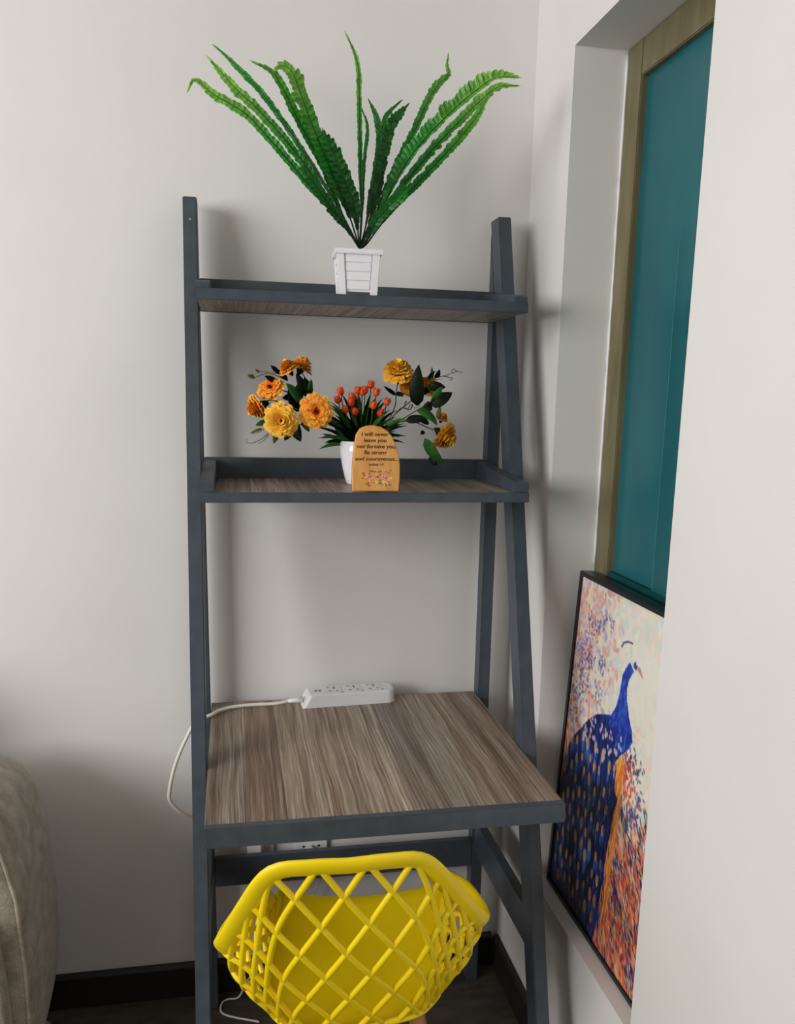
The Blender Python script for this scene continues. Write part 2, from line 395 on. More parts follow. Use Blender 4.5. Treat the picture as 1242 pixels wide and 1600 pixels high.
FRONDS=[
 ( [(0.024, -0.3, 1.9239), (0.0359, -0.2981, 1.9411), (0.0667, -0.2944, 1.9212), (0.1164, -0.2891, 1.8988), (0.1519, -0.2845, 1.8683), (0.1905, -0.2794, 1.831), (0.2474, -0.2718, 1.773), (0.2945, -0.2662, 1.7313), (0.3212, -0.262, 1.6927)] , 0.0081 , 0.0089 ),
 ( [(0.0565, -0.22, 2.0019), (0.0779, -0.2233, 1.9803), (0.105, -0.2274, 1.9525), (0.14, -0.2322, 1.9229), (0.1821, -0.2384, 1.8804), (0.2269, -0.2454, 1.8287), (0.2724, -0.2536, 1.7618), (0.3014, -0.2583, 1.7243), (0.3212, -0.262, 1.6927)] , 0.0101 , 0.0083 ),
 ( [(0.067, -0.12, 2.0552), (0.0864, -0.128, 2.0393), (0.1159, -0.1413, 2.0096), (0.1465, -0.1553, 1.9777), (0.1746, -0.17, 1.9411), (0.2105, -0.1903, 1.8884), (0.2584, -0.2191, 1.8117), (0.2971, -0.2442, 1.743), (0.3212, -0.262, 1.6927)] , 0.0067 , 0.0056 ),
 ( [(0.1315, -0.33, 1.9655), (0.1621, -0.3234, 1.9547), (0.1814, -0.317, 1.9319), (0.2, -0.3092, 1.9008), (0.2225, -0.3003, 1.8643), (0.2513, -0.2897, 1.8203), (0.2815, -0.2762, 1.7581), (0.3061, -0.2673, 1.7176), (0.3212, -0.262, 1.6927)] , 0.0075 , 0.0087 ),
 ( [(0.1656, -0.36, 1.9482), (0.1762, -0.3565, 1.956), (0.1932, -0.3509, 1.9497), (0.2064, -0.3412, 1.9247), (0.2223, -0.3291, 1.892), (0.2432, -0.3145, 1.852), (0.2673, -0.2984, 1.8058), (0.2985, -0.279, 1.7478), (0.3212, -0.262, 1.6927)] , 0.0162 , 0.0162 ),
 ( [(0.2462, -0.34, 1.8659), (0.2582, -0.3299, 1.8462), (0.274, -0.3179, 1.8226), (0.2892, -0.3049, 1.7953), (0.3021, -0.2941, 1.772), (0.3124, -0.2798, 1.7376), (0.3212, -0.262, 1.6927)] , 0.0149 , 0.0149 ),
 ( [(0.2931, -0.27, 2.0427), (0.3069, -0.2693, 2.018), (0.3151, -0.2686, 1.9904), (0.3168, -0.2676, 1.9476), (0.3186, -0.2665, 1.8959), (0.3206, -0.265, 1.8328), (0.3227, -0.2634, 1.7575), (0.3212, -0.262, 1.6927)] , 0.005 , 0.005 ),
 ( [(0.3354, -0.16, 1.961), (0.3459, -0.174, 1.9259), (0.3402, -0.1915, 1.8788), (0.3347, -0.2075, 1.8358), (0.3291, -0.235, 1.7632), (0.3212, -0.262, 1.6927)] , 0.0037 , 0.0037 ),
 ( [(0.3482, -0.18, 1.9673), (0.3604, -0.1891, 1.9394), (0.3653, -0.199, 1.9064), (0.3573, -0.2164, 1.8464), (0.3445, -0.234, 1.7865), (0.3319, -0.2516, 1.7271), (0.3212, -0.262, 1.6927)] , 0.0075 , 0.0075 ),
 ( [(0.4222, -0.1, 1.9966), (0.394, -0.1187, 1.966), (0.3788, -0.1378, 1.9289), (0.3685, -0.1678, 1.8697), (0.3525, -0.2048, 1.7985), (0.3349, -0.2387, 1.735), (0.3212, -0.262, 1.6927)] , 0.0062 , 0.0062 ),
 ( [(0.4175, -0.2, 1.9606), (0.3874, -0.2095, 1.925), (0.3732, -0.2192, 1.8821), (0.3597, -0.2341, 1.8151), (0.3414, -0.2499, 1.7446), (0.3212, -0.262, 1.6927)] , 0.0112 , 0.0112 ),
 ( [(0.5104, -0.12, 2.0787), (0.5081, -0.1272, 2.057), (0.5098, -0.1327, 2.0407), (0.4838, -0.144, 2.0136), (0.4616, -0.1576, 1.9763), (0.4393, -0.1742, 1.9296), (0.412, -0.193, 1.878), (0.3823, -0.2141, 1.8208), (0.3514, -0.2392, 1.7526), (0.3212, -0.262, 1.6927)] , 0.0099 , 0.0062 ),
 ( [(0.5977, -0.3, 1.9914), (0.5584, -0.2966, 1.9891), (0.5281, -0.2934, 1.9698), (0.4881, -0.2888, 1.9365), (0.4358, -0.2822, 1.8847), (0.3948, -0.276, 1.83), (0.3606, -0.2693, 1.7642), (0.3326, -0.2637, 1.7086), (0.3212, -0.262, 1.6927)] , 0.0199 , 0.0062 ),
 ( [(0.6157, -0.24, 1.9976), (0.5784, -0.2418, 1.9918), (0.5469, -0.2438, 1.967), (0.5026, -0.2469, 1.9237), (0.4514, -0.2507, 1.869), (0.4016, -0.2547, 1.8079), (0.3638, -0.2581, 1.7555), (0.3331, -0.2611, 1.7057), (0.3212, -0.262, 1.6927)] , 0.0112 , 0.0099 ),
 ( [(0.5846, -0.16, 2.0013), (0.5626, -0.1702, 1.9661), (0.5369, -0.1806, 1.9318), (0.4942, -0.1963, 1.8841), (0.4419, -0.2151, 1.829), (0.3968, -0.2317, 1.7813), (0.3562, -0.2483, 1.7313), (0.3336, -0.258, 1.7017), (0.3212, -0.262, 1.6927)] , 0.0099 , 0.0087 ),
 ( [(0.3951, -0.35, 1.7926), (0.3817, -0.3332, 1.7744), (0.3625, -0.3141, 1.7558), (0.346, -0.2965, 1.7366), (0.3332, -0.276, 1.7099), (0.3212, -0.262, 1.6927)] , 0.0137 , 0.0112 ),
 ( [(0.2066, -0.36, 1.8012), (0.2357, -0.3356, 1.7781), (0.2602, -0.3132, 1.753), (0.2891, -0.2906, 1.729), (0.309, -0.2724, 1.7059), (0.3212, -0.262, 1.6927)] , 0.0112 , 0.0112 ),
]
BLOOMS=[
 ( (0.176, -0.27, 1.3807) , 0.0286 , (-0.1, -1, 0.0) , 0 ),
 ( (0.2405, -0.27, 1.3983) , 0.0286 , (0.1, -1, 0.05) , 1 ),
 ( (0.1366, -0.22, 1.4063) , 0.0215 , (-0.8, -0.3, -0.5) , 2 ),
 ( (0.1608, -0.2, 1.4379) , 0.0238 , (-0.3, -0.6, 0.6) , 1 ),
 ( (0.1947, -0.21, 1.4746) , 0.0179 , (-0.5, -0.2, 0.8) , 2 ),
 ( (0.2189, -0.18, 1.4785) , 0.0203 , (0.4, 0.1, 0.9) , 2 ),
 ( (0.4086, -0.2, 1.4709) , 0.0274 , (-0.1, -0.5, 0.85) , 0 ),
 ( (0.4304, -0.19, 1.4468) , 0.0167 , (0.2, -0.6, 0.3) , 2 ),
 ( (0.4748, -0.16, 1.4456) , 0.0227 , (0.5, 0.3, 0.6) , 2 ),
 ( (0.4908, -0.24, 1.3591) , 0.0262 , (0.6, -0.4, -0.5) , 0 ),
 ( (0.4946, -0.22, 1.3872) , 0.0119 , (0.3, -0.3, 0.8) , 2 ),
]
BUDS=[
 ( (0.29, -0.24, 1.4365) , 0 ),
 ( (0.2845, -0.24, 1.421) , 0 ),
 ( (0.3123, -0.24, 1.427) , 0 ),
 ( (0.2989, -0.24, 1.4027) , 1 ),
 ( (0.3181, -0.24, 1.3991) , 0 ),
 ( (0.3241, -0.24, 1.4388) , 0 ),
 ( (0.3369, -0.24, 1.4399) , 0 ),
 ( (0.3488, -0.24, 1.4503) , 0 ),
 ( (0.3594, -0.24, 1.4366) , 1 ),
 ( (0.3541, -0.24, 1.4115) , 1 ),
 ( (0.3806, -0.24, 1.4188) , 1 ),
 ( (0.368, -0.24, 1.3977) , 0 ),
 ( (0.3107, -0.24, 1.4161) , 0 ),
 ( (0.3313, -0.24, 1.4367) , 1 ),
]
LEAVES=[
 ( (0.4385, -0.25, 1.413) , (0.4371, -0.262, 1.4903) , 0.0286 , 0 ),
 ( (0.4647, -0.25, 1.4151) , (0.5047, -0.262, 1.4395) , 0.0262 , 0 ),
 ( (0.4632, -0.27, 1.4262) , (0.4808, -0.282, 1.4497) , 0.0131 , 1 ),
 ( (0.4698, -0.2, 1.4501) , (0.5024, -0.212, 1.4492) , 0.0191 , 0 ),
 ( (0.4329, -0.27, 1.4054) , (0.4716, -0.282, 1.3768) , 0.0191 , 1 ),
 ( (0.4163, -0.25, 1.3843) , (0.4594, -0.262, 1.3901) , 0.0167 , 0 ),
 ( (0.4505, -0.27, 1.3509) , (0.4876, -0.282, 1.3037) , 0.0203 , 1 ),
 ( (0.4785, -0.2, 1.315) , (0.49, -0.212, 1.2944) , 0.0143 , 0 ),
 ( (0.4843, -0.24, 1.3868) , (0.484, -0.252, 1.4139) , 0.0107 , 2 ),
 ( (0.458, -0.22, 1.4146) , (0.4723, -0.232, 1.4055) , 0.0215 , 0 ),
 ( (0.4144, -0.24, 1.4124) , (0.4151, -0.252, 1.4219) , 0.0107 , 2 ),
 ( (0.4733, -0.22, 1.4658) , (0.4692, -0.232, 1.4874) , 0.0072 , 2 ),
 ( (0.4799, -0.22, 1.466) , (0.485, -0.232, 1.4832) , 0.0119 , 0 ),
 ( (0.4651, -0.22, 1.4625) , (0.4768, -0.232, 1.4798) , 0.0072 , 0 ),
 ( (0.405, -0.2, 1.4326) , (0.3778, -0.212, 1.4493) , 0.0095 , 0 ),
 ( (0.4049, -0.2, 1.4358) , (0.4177, -0.212, 1.4297) , 0.0095 , 0 ),
 ( (0.4668, -0.23, 1.3782) , (0.4408, -0.242, 1.3845) , 0.0119 , 0 ),
 ( (0.4528, -0.25, 1.3643) , (0.4438, -0.262, 1.3583) , 0.0083 , 0 ),
 ( (0.3834, -0.28, 1.3784) , (0.4081, -0.292, 1.3869) , 0.0095 , 1 ),
 ( (0.3723, -0.28, 1.3767) , (0.3938, -0.292, 1.3851) , 0.0095 , 1 ),
 ( (0.1781, -0.2, 1.4686) , (0.1597, -0.212, 1.4823) , 0.0095 , 0 ),
 ( (0.1922, -0.2, 1.4574) , (0.1758, -0.212, 1.4614) , 0.0119 , 0 ),
 ( (0.167, -0.2, 1.4536) , (0.1478, -0.212, 1.4622) , 0.0107 , 0 ),
 ( (0.139, -0.2, 1.4691) , (0.1302, -0.212, 1.4731) , 0.006 , 2 ),
 ( (0.1295, -0.2, 1.4588) , (0.1154, -0.212, 1.4621) , 0.0083 , 2 ),
 ( (0.2084, -0.19, 1.3998) , (0.1951, -0.202, 1.4435) , 0.0262 , 0 ),
 ( (0.2092, -0.18, 1.4076) , (0.2181, -0.192, 1.4582) , 0.0215 , 0 ),
 ( (0.2173, -0.2, 1.4127) , (0.1883, -0.212, 1.4494) , 0.0191 , 1 ),
 ( (0.227, -0.2, 1.4255) , (0.2072, -0.212, 1.4683) , 0.0167 , 0 ),
 ( (0.2382, -0.2, 1.4289) , (0.2229, -0.212, 1.4626) , 0.0191 , 0 ),
 ( (0.2334, -0.2, 1.4287) , (0.2372, -0.212, 1.4583) , 0.0119 , 1 ),
 ( (0.1998, -0.22, 1.3767) , (0.2146, -0.232, 1.3398) , 0.0238 , 0 ),
 ( (0.1941, -0.21, 1.3606) , (0.1837, -0.222, 1.3413) , 0.0167 , 0 ),
 ( (0.1681, -0.22, 1.3527) , (0.1627, -0.232, 1.336) , 0.0119 , 2 ),
 ( (0.1512, -0.22, 1.3775) , (0.1289, -0.232, 1.3697) , 0.0107 , 1 ),
 ( (0.1416, -0.22, 1.3633) , (0.1179, -0.232, 1.3541) , 0.006 , 2 ),
 ( (0.2189, -0.22, 1.3802) , (0.2305, -0.232, 1.3588) , 0.0143 , 2 ),
 ( (0.2076, -0.2, 1.3842) , (0.1939, -0.212, 1.3591) , 0.0143 , 0 ),
 ( (0.1546, -0.18, 1.4018) , (0.1381, -0.192, 1.3843) , 0.0167 , 0 ),
 ( (0.1548, -0.18, 1.4144) , (0.1446, -0.192, 1.3986) , 0.0143 , 0 ),
 ( (0.2092, -0.18, 1.4219) , (0.1813, -0.192, 1.4213) , 0.0167 , 0 ),
 ( (0.2188, -0.18, 1.3998) , (0.1955, -0.192, 1.409) , 0.0167 , 0 ),
]
STEMS=[
  [(0.362, -0.24, 1.3669), (0.3865, -0.2375, 1.3846), (0.4095, -0.235, 1.4071), (0.4268, -0.2325, 1.4048), (0.4335, -0.23, 1.4148)] ,
  [(0.3587, -0.24, 1.3684), (0.3818, -0.23, 1.3794), (0.3996, -0.22, 1.4103), (0.4035, -0.21, 1.4387), (0.4088, -0.2, 1.4586)] ,
  [(0.3646, -0.23, 1.342), (0.3866, -0.2325, 1.3721), (0.4268, -0.235, 1.3827), (0.4625, -0.2375, 1.371), (0.4881, -0.24, 1.3615)] ,
  [(0.3688, -0.22, 1.3415), (0.3968, -0.225, 1.3733), (0.4275, -0.23, 1.395), (0.4518, -0.235, 1.4103), (0.4734, -0.24, 1.4243)] ,
  [(0.3678, -0.21, 1.3435), (0.3942, -0.2025, 1.385), (0.4275, -0.195, 1.4143), (0.4547, -0.1875, 1.4324), (0.4729, -0.18, 1.4555)] ,
  [(0.328, -0.22, 1.341), (0.2947, -0.2333, 1.3634), (0.2622, -0.2467, 1.3839), (0.2414, -0.26, 1.3958)] ,
  [(0.3243, -0.21, 1.3405), (0.2768, -0.2267, 1.3629), (0.2258, -0.2433, 1.3712), (0.1789, -0.26, 1.3769)] ,
  [(0.3308, -0.2, 1.3426), (0.2802, -0.195, 1.3767), (0.2429, -0.19, 1.4191), (0.2184, -0.185, 1.4492), (0.2139, -0.18, 1.4735)] ,
  [(0.3257, -0.2, 1.34), (0.2671, -0.2, 1.3828), (0.2109, -0.2, 1.4002), (0.1618, -0.2, 1.4174), (0.1409, -0.2, 1.4061)] ,
  [(0.2295, -0.2, 1.4005), (0.1987, -0.2, 1.4304), (0.162, -0.2, 1.438)] ,
  [(0.2383, -0.2, 1.4252), (0.2317, -0.19, 1.4494), (0.2189, -0.18, 1.476)] ,
]
TENDRILS=[
  [(0.1797, -0.2, 1.4656), (0.1607, -0.2033, 1.4688), (0.145, -0.2067, 1.4699), (0.1341, -0.21, 1.4718)] ,
  [(0.1765, -0.2, 1.4616), (0.1545, -0.2017, 1.4672), (0.1357, -0.2033, 1.4613), (0.1247, -0.205, 1.4571), (0.117, -0.2067, 1.4599), (0.1186, -0.2083, 1.4638), (0.1247, -0.21, 1.4639)] ,
  [(0.1549, -0.2, 1.3549), (0.142, -0.202, 1.3437), (0.126, -0.204, 1.3357), (0.115, -0.206, 1.3349), (0.1111, -0.208, 1.3397), (0.115, -0.21, 1.3422)] ,
  [(0.1548, -0.2, 1.3517), (0.145, -0.205, 1.3407), (0.1337, -0.21, 1.3337)] ,
  [(0.1519, -0.2, 1.3706), (0.1421, -0.2033, 1.3595), (0.1294, -0.2067, 1.354), (0.1183, -0.21, 1.354)] ,
  [(0.4661, -0.2, 1.4612), (0.4874, -0.2017, 1.4681), (0.5038, -0.2033, 1.4725), (0.5201, -0.205, 1.4785), (0.5297, -0.2067, 1.4811), (0.537, -0.2083, 1.4797), (0.5324, -0.21, 1.4771)] ,
  [(0.528, -0.2, 1.4804), (0.522, -0.2033, 1.485), (0.5153, -0.2067, 1.4823), (0.5163, -0.21, 1.4783)] ,
  [(0.5012, -0.2, 1.4709), (0.5142, -0.2025, 1.4688), (0.5179, -0.205, 1.4664), (0.5132, -0.2075, 1.4639), (0.5091, -0.21, 1.4653)] ,
  [(0.4711, -0.2, 1.4629), (0.4957, -0.21, 1.465)] ,
  [(0.4289, -0.2, 1.4042), (0.4347, -0.2033, 1.414), (0.4409, -0.2067, 1.4077), (0.4535, -0.21, 1.4128)] ,
]
SOFA_PROF = [(-.46, .700), (-.41, .706), (-.375, .697), (-.345, .672), (-.322, .624), (-.304, .537), (-.297, .404), (-.297, .298), (-.305, .221), (-.318, .160), (-.343, .068)]
cable += catmull([(.005, -.140, .752), (-.012, -.155, .737), (-.044, -.16, .667), (-.060, -.16, .603), (-.058, -.158, .574), (-.035, -.15, .543), (-.009, -.13, .522), (.04, -.09, .48), (.10, -.045, .42), (.118, -.030, .392)], 8)[1:]
m = MB(); m.tube(cable, .0039, 10); m.build('cord', M['wplastic'], ps, smooth=True)

# wall socket behind the desk, its plug and the loose cords
ws = thing('wall_socket', 'white double wall socket half hidden under the desktop', 'socket', (.19, -.001, .385))
for x0 in (.085, .213):
    box('socket_plate', M['plastic'], x0, x0 + .078, -.012, -.001, .345, .425, ws, .002)
m = MB(); m.box(.100, .135, -.045, -.0122, .365, .405); m.build('plug', M['plastic'], ws, .004)
for dx, dz in ((.018, .022), (.054, .022), (.036, .052)):
    m = MB(); m.box(.213 + dx, .219 + dx, -.0126, -.0118, .345 + dz, .350 + dz); m.build('socket_hole', M['slot'], ws)
m = MB(); m.box(.236, .256, -.050, -.0122, .350, .375); m.build('plug', M['wplastic'], ws, .004)
m = MB(); pth = catmull([(.246, -.045, .352), (.262, -.04, .335), (.268, -.036, .305), (.262, -.034, .272), (.235, -.034, .22), (.17, -.036, .13), (.10, -.040, .05), (.075, -.045, .006), (.05, -.047, .004), (.034, -.060, .004), (.040, -.10, .004), (.12, -.14, .004)], 8)
m.tube(pth, .0024, 8)
m.build('cord', M['wplastic'], ws, smooth=True)

# ---------------------------------------------------------------- potted fern
fern = thing('potted_fern', 'tall artificial fern in a square white slatted planter on the top shelf', 'plant', (.315, -.262, 1.608))
pc = Vector((.3155, -.2635, 0)); z0 = 1.6077; z1 = 1.686
def frustum(h0, h1, za, zb, hb=None):
    return [(-h0, za), (h0, za), (h1, zb), (-h1, zb)]
hb, ht = .0340, .0390      # half widths, bottom and top
hw = lambda z: hb + (ht - hb) * (z - z0) / (z1 - z0)
m = MB()
# inner shell (open box)
vs = []; 
for z, o in ((z0 + .006, -.003), (z1 - .004, -.003), (z1 - .004, -.007), (z0 + .012, -.007)):
    h = hw(z) + o; vs += [(-h, -h, z), (h, -h, z), (h, h, z), (-h, h, z)]
fs = [(3, 2, 1, 0), (12, 13, 14, 15)]
for j in range(3):
    for k_ in range(4): fs.append((j * 4 + k_, j * 4 + (k_ + 1) % 4, j * 4 + 4 + (k_ + 1) % 4, j * 4 + 4 + k_))
m.add(vs, fs)
prot = Matrix.Translation(pc) @ Matrix.Rotation(math.radians(-2.5), 4, 'Z')
def pl(mb, extra=Matrix.Identity(4)): mb.v = [tuple(prot @ extra @ Vector(p)) for p in mb.v]; return mb
pot = pl(m).build('planter', M['ceramic'], fern)
for q in range(4):
    Rq = Matrix.Rotation(q * math.pi / 2, 4, 'Z')
    for i in range(4):                                  # four slats on each side
        za = z0 + .010 + i * .0156; zb = za + .0148
        ha, hb_ = hw(za), hw(zb); w_ = .0203 + i * .001
        m = MB(); m.add([(-w_, -ha + .003, za), (w_, -ha + .003, za), (w_, -ha + .0002, za), (-w_, -ha + .0002, za), (-w_, -hb_ + .003, zb), (w_, -hb_ + .003, zb), (w_, -hb_ + .0016, zb), (-w_, -hb_ + .0016, zb)],
              [(0, 1, 2, 3), (4, 5, 6, 7), (0, 1, 5, 4), (1, 2, 6, 5), (2, 3, 7, 6), (3, 0, 4, 7)])
        pl(m, Rq).build('slat', M['ceramic'], pot)
    m = MB()                                            # corner post reaching down as a foot
    ha, hb_ = hw(z0) + .001, hw(z1 - .008) + .001
    def cr(h, z): return [(-h, -h, z), (-h + .0135, -h, z), (-h + .0135, -h + .004, z), (-h + .004, -h + .004, z), (-h + .004, -h + .0135, z), (-h, -h + .0135, z)]
    m.add(cr(ha, z0) + cr(hb_, z1 - .008), [(0, 1, 2, 3, 4, 5), (6, 7, 8, 9, 10, 11)] + [(i, (i + 1) % 6, 6 + (i + 1) % 6, 6 + i) for i in range(6)])
    pl(m, Rq).build('foot', M['ceramic'], pot, .0008)
m = MB(); h = ht + .004
vs = []
for z, o in ((z1 - .0085, -.001), (z1 - .006, .0), (z1, .0), (z1, -.0105), (z1 - .0085, -.0105)):
    q = h + o; vs += [(-q, -q, z), (q, -q, z), (q, q, z), (-q, q, z)]
m.add(vs, [(j * 4 + k_, j * 4 + (k_ + 1) % 4, ((j + 1) % 5) * 4 + (k_ + 1) % 4, ((j + 1) % 5) * 4 + k_) for j in range(5) for k_ in range(4)])
pl(m).build('rim', M['ceramic'], pot)
m = MB(); q = ht - .006; m.box(-q, q, -q, q, z1 - .020, z1 - .010); pl(m).build('filling', M['soil'], fern)

def resample(path, n):
    L = [0]
    for a, b_ in zip(path, path[1:]): L.append(L[-1] + (b_ - a).length)
    out = []; j = 0
    for i in range(n):
        d = L[-1] * i / (n - 1)
        while j < len(L) - 2 and L[j + 1] < d: j += 1
        t = (d - L[j]) / max(1e-9, L[j + 1] - L[j]); out.append(path[j].lerp(path[j + 1], min(1, t)))
    return out, L[-1]
def leafc(t): # colour along the frond, t=0 base, 1 tip
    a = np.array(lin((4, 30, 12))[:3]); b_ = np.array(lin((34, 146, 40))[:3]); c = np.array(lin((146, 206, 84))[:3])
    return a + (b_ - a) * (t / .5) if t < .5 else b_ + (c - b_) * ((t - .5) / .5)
def frond(path, wl, wr, shade, seed):
    r = random.Random(seed)
    path = catmull(path, 6)[::-1]            # base -> tip
    _, Ltot = resample(path, 4)
    pts, _ = resample(path, max(12, int(Ltot / .008)))
    path[0] = path[0]
    m = MB(); cols = []
    low = Vector((pc.x + (path[0].x - pc.x) * .4, pc.y, z1 - .018))
    sp = [low] + pts; N = len(pts)
    m.tube(sp, [.0016] + [.0016 - .0011 * i / N for i in range(N)], 6)
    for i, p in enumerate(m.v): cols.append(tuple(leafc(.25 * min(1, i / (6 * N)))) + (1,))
    view = (Vector((.0829, -1.9681, 1.4263)) - pts[N // 2]).normalized()
    face0 = (view + Vector((r.uniform(-.35, .35), 0, r.uniform(0, .5)))).normalized()
    step = Ltot / (N - 1); nl = int(Ltot * .80 / .0088)
    for i in range(nl):
        f = .17 + .83 * (i + .5) / nl; x = f * (N - 1); j = min(N - 2, int(x)); p = pts[j].lerp(pts[j + 1], x - j)
        t = (pts[j + 1] - pts[j]).normalized()
        side = t.cross(face0).normalized(); nrm = side.cross(t).normalized()
        env = (.68 + .34 * f) * min(1, (f - .10) / .25) * (1 - max(0, (f - .80) / .20) ** 1.6 * .93)
        for sgn, w_ in ((-1, wl), (1, wr)):
            ln = max(.0016, w_ * env * r.uniform(.95, 1.3)); wd = .0072
            d = (side * sgn * 1.0 + t * .28 + nrm * r.uniform(-.25, .35)).normalized()
            e = t
            q0 = p
            cup = nrm * (ln * .12)
            P = [q0 - e * wd * .62, q0 + d * ln * .35 - e * wd * .95 + cup, q0 + d * ln * .8 - e * wd * .8 + cup * .8, q0 + d * ln - cup * .2 + e * wd * .1,
                 q0 + d * ln * .82 + e * wd * .75 + cup * .8, q0 + d * ln * .35 + e * wd * .75 + cup, q0 + e * wd * .62, q0 + d * ln * .5 - cup * .4]
            m.add(P, [(0, 1, 7), (1, 2, 7), (2, 3, 7), (3, 4, 7), (4, 5, 7), (5, 6, 7), (6, 0, 7)])
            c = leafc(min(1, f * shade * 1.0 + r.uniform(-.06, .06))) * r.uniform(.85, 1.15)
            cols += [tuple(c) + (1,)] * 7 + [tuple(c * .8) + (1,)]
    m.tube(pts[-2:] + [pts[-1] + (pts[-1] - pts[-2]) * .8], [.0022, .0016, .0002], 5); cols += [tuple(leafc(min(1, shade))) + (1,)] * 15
    cols = [(max(0, a), max(0, b_), max(0, c), 1) for a, b_, c, _ in cols]
    m.build('frond', M['fern'], fern, cols=cols, normals=False)
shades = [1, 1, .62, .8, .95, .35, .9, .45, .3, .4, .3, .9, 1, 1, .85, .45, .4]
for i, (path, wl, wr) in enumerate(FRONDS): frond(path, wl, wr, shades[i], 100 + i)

# ---------------------------------------------------------------- flower arrangement
fa = thing('flower_arrangement', 'orange and yellow artificial flowers with red buds in a white vase on the middle shelf', 'flowers', (.335, -.205, 1.2562))
vc = (.3345, -.205, 1.2563)
m = MB(); m.lathe([(0, 0), (.025, 0), (.0275, .002), (.031, .012), (.0365, .035), (.0405, .06), (.0425, .085), (.0420, .0855), (.0405, .083), (.036, .04), (0, .03)], 40, vc)
m.build('vase', M['ceramic'], fa, smooth=True)
m = MB(); m.lathe([(0, .076), (.039, .074), (.038, .066), (0, .066)], 24, vc); m.build('filling', M['soil'], fa)
def blade(base, mid, tip, wd, n=6, nrm=None):
    """a pointed leaf along a curve base-mid-tip"""
    base, mid, tip = Vector(base), Vector(mid), Vector(tip); vs = []
    for i in range(n + 1):
        t = i / n; p = base * (1 - t) ** 2 + mid * 2 * t * (1 - t) + tip * t * t
        d = ((mid - base) * (1 - t) + (tip - mid) * t).normalized()
        nn = Vector(nrm) if nrm else Vector((0, -1, .25)); s_ = d.cross(nn).normalized(); up_ = s_.cross(d)
        w_ = wd * (math.sin(math.pi * min(1, .06 + .94 * t) ** .8) ** .8 if 0 < t < 1 else (.12 if t == 0 else 0.01)) * .5
        vs += [p - s_ * w_ + up_ * w_ * .35, p, p + s_ * w_ + up_ * w_ * .35]
    fs = []
    for i in range(n):
        for k_ in (0, 1): fs.append((i * 3 + k_, i * 3 + k_ + 1, i * 3 + 4 + k_, i * 3 + 3 + k_))
    return vs, fs
for b0, t0, wd, tone in LEAVES:
    b0, t0 = Vector(b0), Vector(t0); mid = (b0 + t0) / 2 + Vector((R.uniform(-.2, .2), -.15, R.uniform(-.2, .3))) * (t0 - b0).length
    vs, fs = blade(b0, mid * .6 + (b0 + t0) * .2, t0, wd * 1.02, 7, (R.uniform(-.5, .5), -1, R.uniform(-.1, .6)))
    m = MB(); m.add(vs, fs); o = m.build('leaf', M['leaf%d' % tone], fa, normals=False, smooth=True)
    sm = o.modifiers.new('thickness', 'SOLIDIFY'); sm.thickness = .0004
for p_ in STEMS:
    m = MB(); c = catmull(p_, 6); m.tube(c, .0011, 6); m.build('stem', M['stem'], fa, smooth=True)
for p_ in TENDRILS:
    m = MB(); c = catmull(p_, 6); m.tube(c, [.0009 - .0005 * i / len(c) for i in range(len(c))], 5); m.build('tendril', M['leaf2'] if p_[0][0] < .3 else M['stem'], fa, smooth=True)
# grass blades fanning out of the vase
vz = 1.256 + .074
for i in range(120):
    a = R.uniform(0, 2 * math.pi); sp = R.uniform(.1, 1) ** .7; ln = R.uniform(.050, .085) + .035 * (1 - sp)
    bx = Vector((vc[0] + math.cos(a) * .022 * sp, vc[1] + math.sin(a) * .022 * sp, vz))
    d = Vector((math.cos(a) * sp * 1.15, math.sin(a) * sp * .8, 1.2 - sp * .85)).normalized()
    tip = bx + d * ln; midp = bx + Vector((d.x * .35, d.y * .35, d.z * .75 + .25)) * ln * .65
    if sp > .85: tip.z -= .012
    vs, fs = blade(bx, midp, tip, .0085, 6, (d.x * .5 + .01, d.y * .5 - .8, .4)); m = MB(); m.add(vs, fs)
    m.build('grass_blade', M['leaf1'] if (i % 4 == 0) else M['leaf0'], fa, normals=False, smooth=True)
# bright side blades
for (b0, t0) in (((.345, -.215, 1.345), (.400, -.235, 1.362)), ((.345, -.215, 1.34), (.395, -.245, 1.352)), ((.30, -.21, 1.335), (.255, -.23, 1.355)), ((.30, -.21, 1.335), (.250, -.22, 1.325)), ((.345, -.215, 1.35), (.385, -.22, 1.40)), ((.30, -.22, 1.34), (.275, -.24, 1.372))):
    b0, t0 = Vector(b0), Vector(t0); vs, fs = blade(b0, (b0 + t0) / 2 + Vector((0, 0, .008)), t0, .008, 6); m = MB(); m.add(vs, fs)
    m.build('grass_blade', M['leaf1'], fa, normals=False, smooth=True)

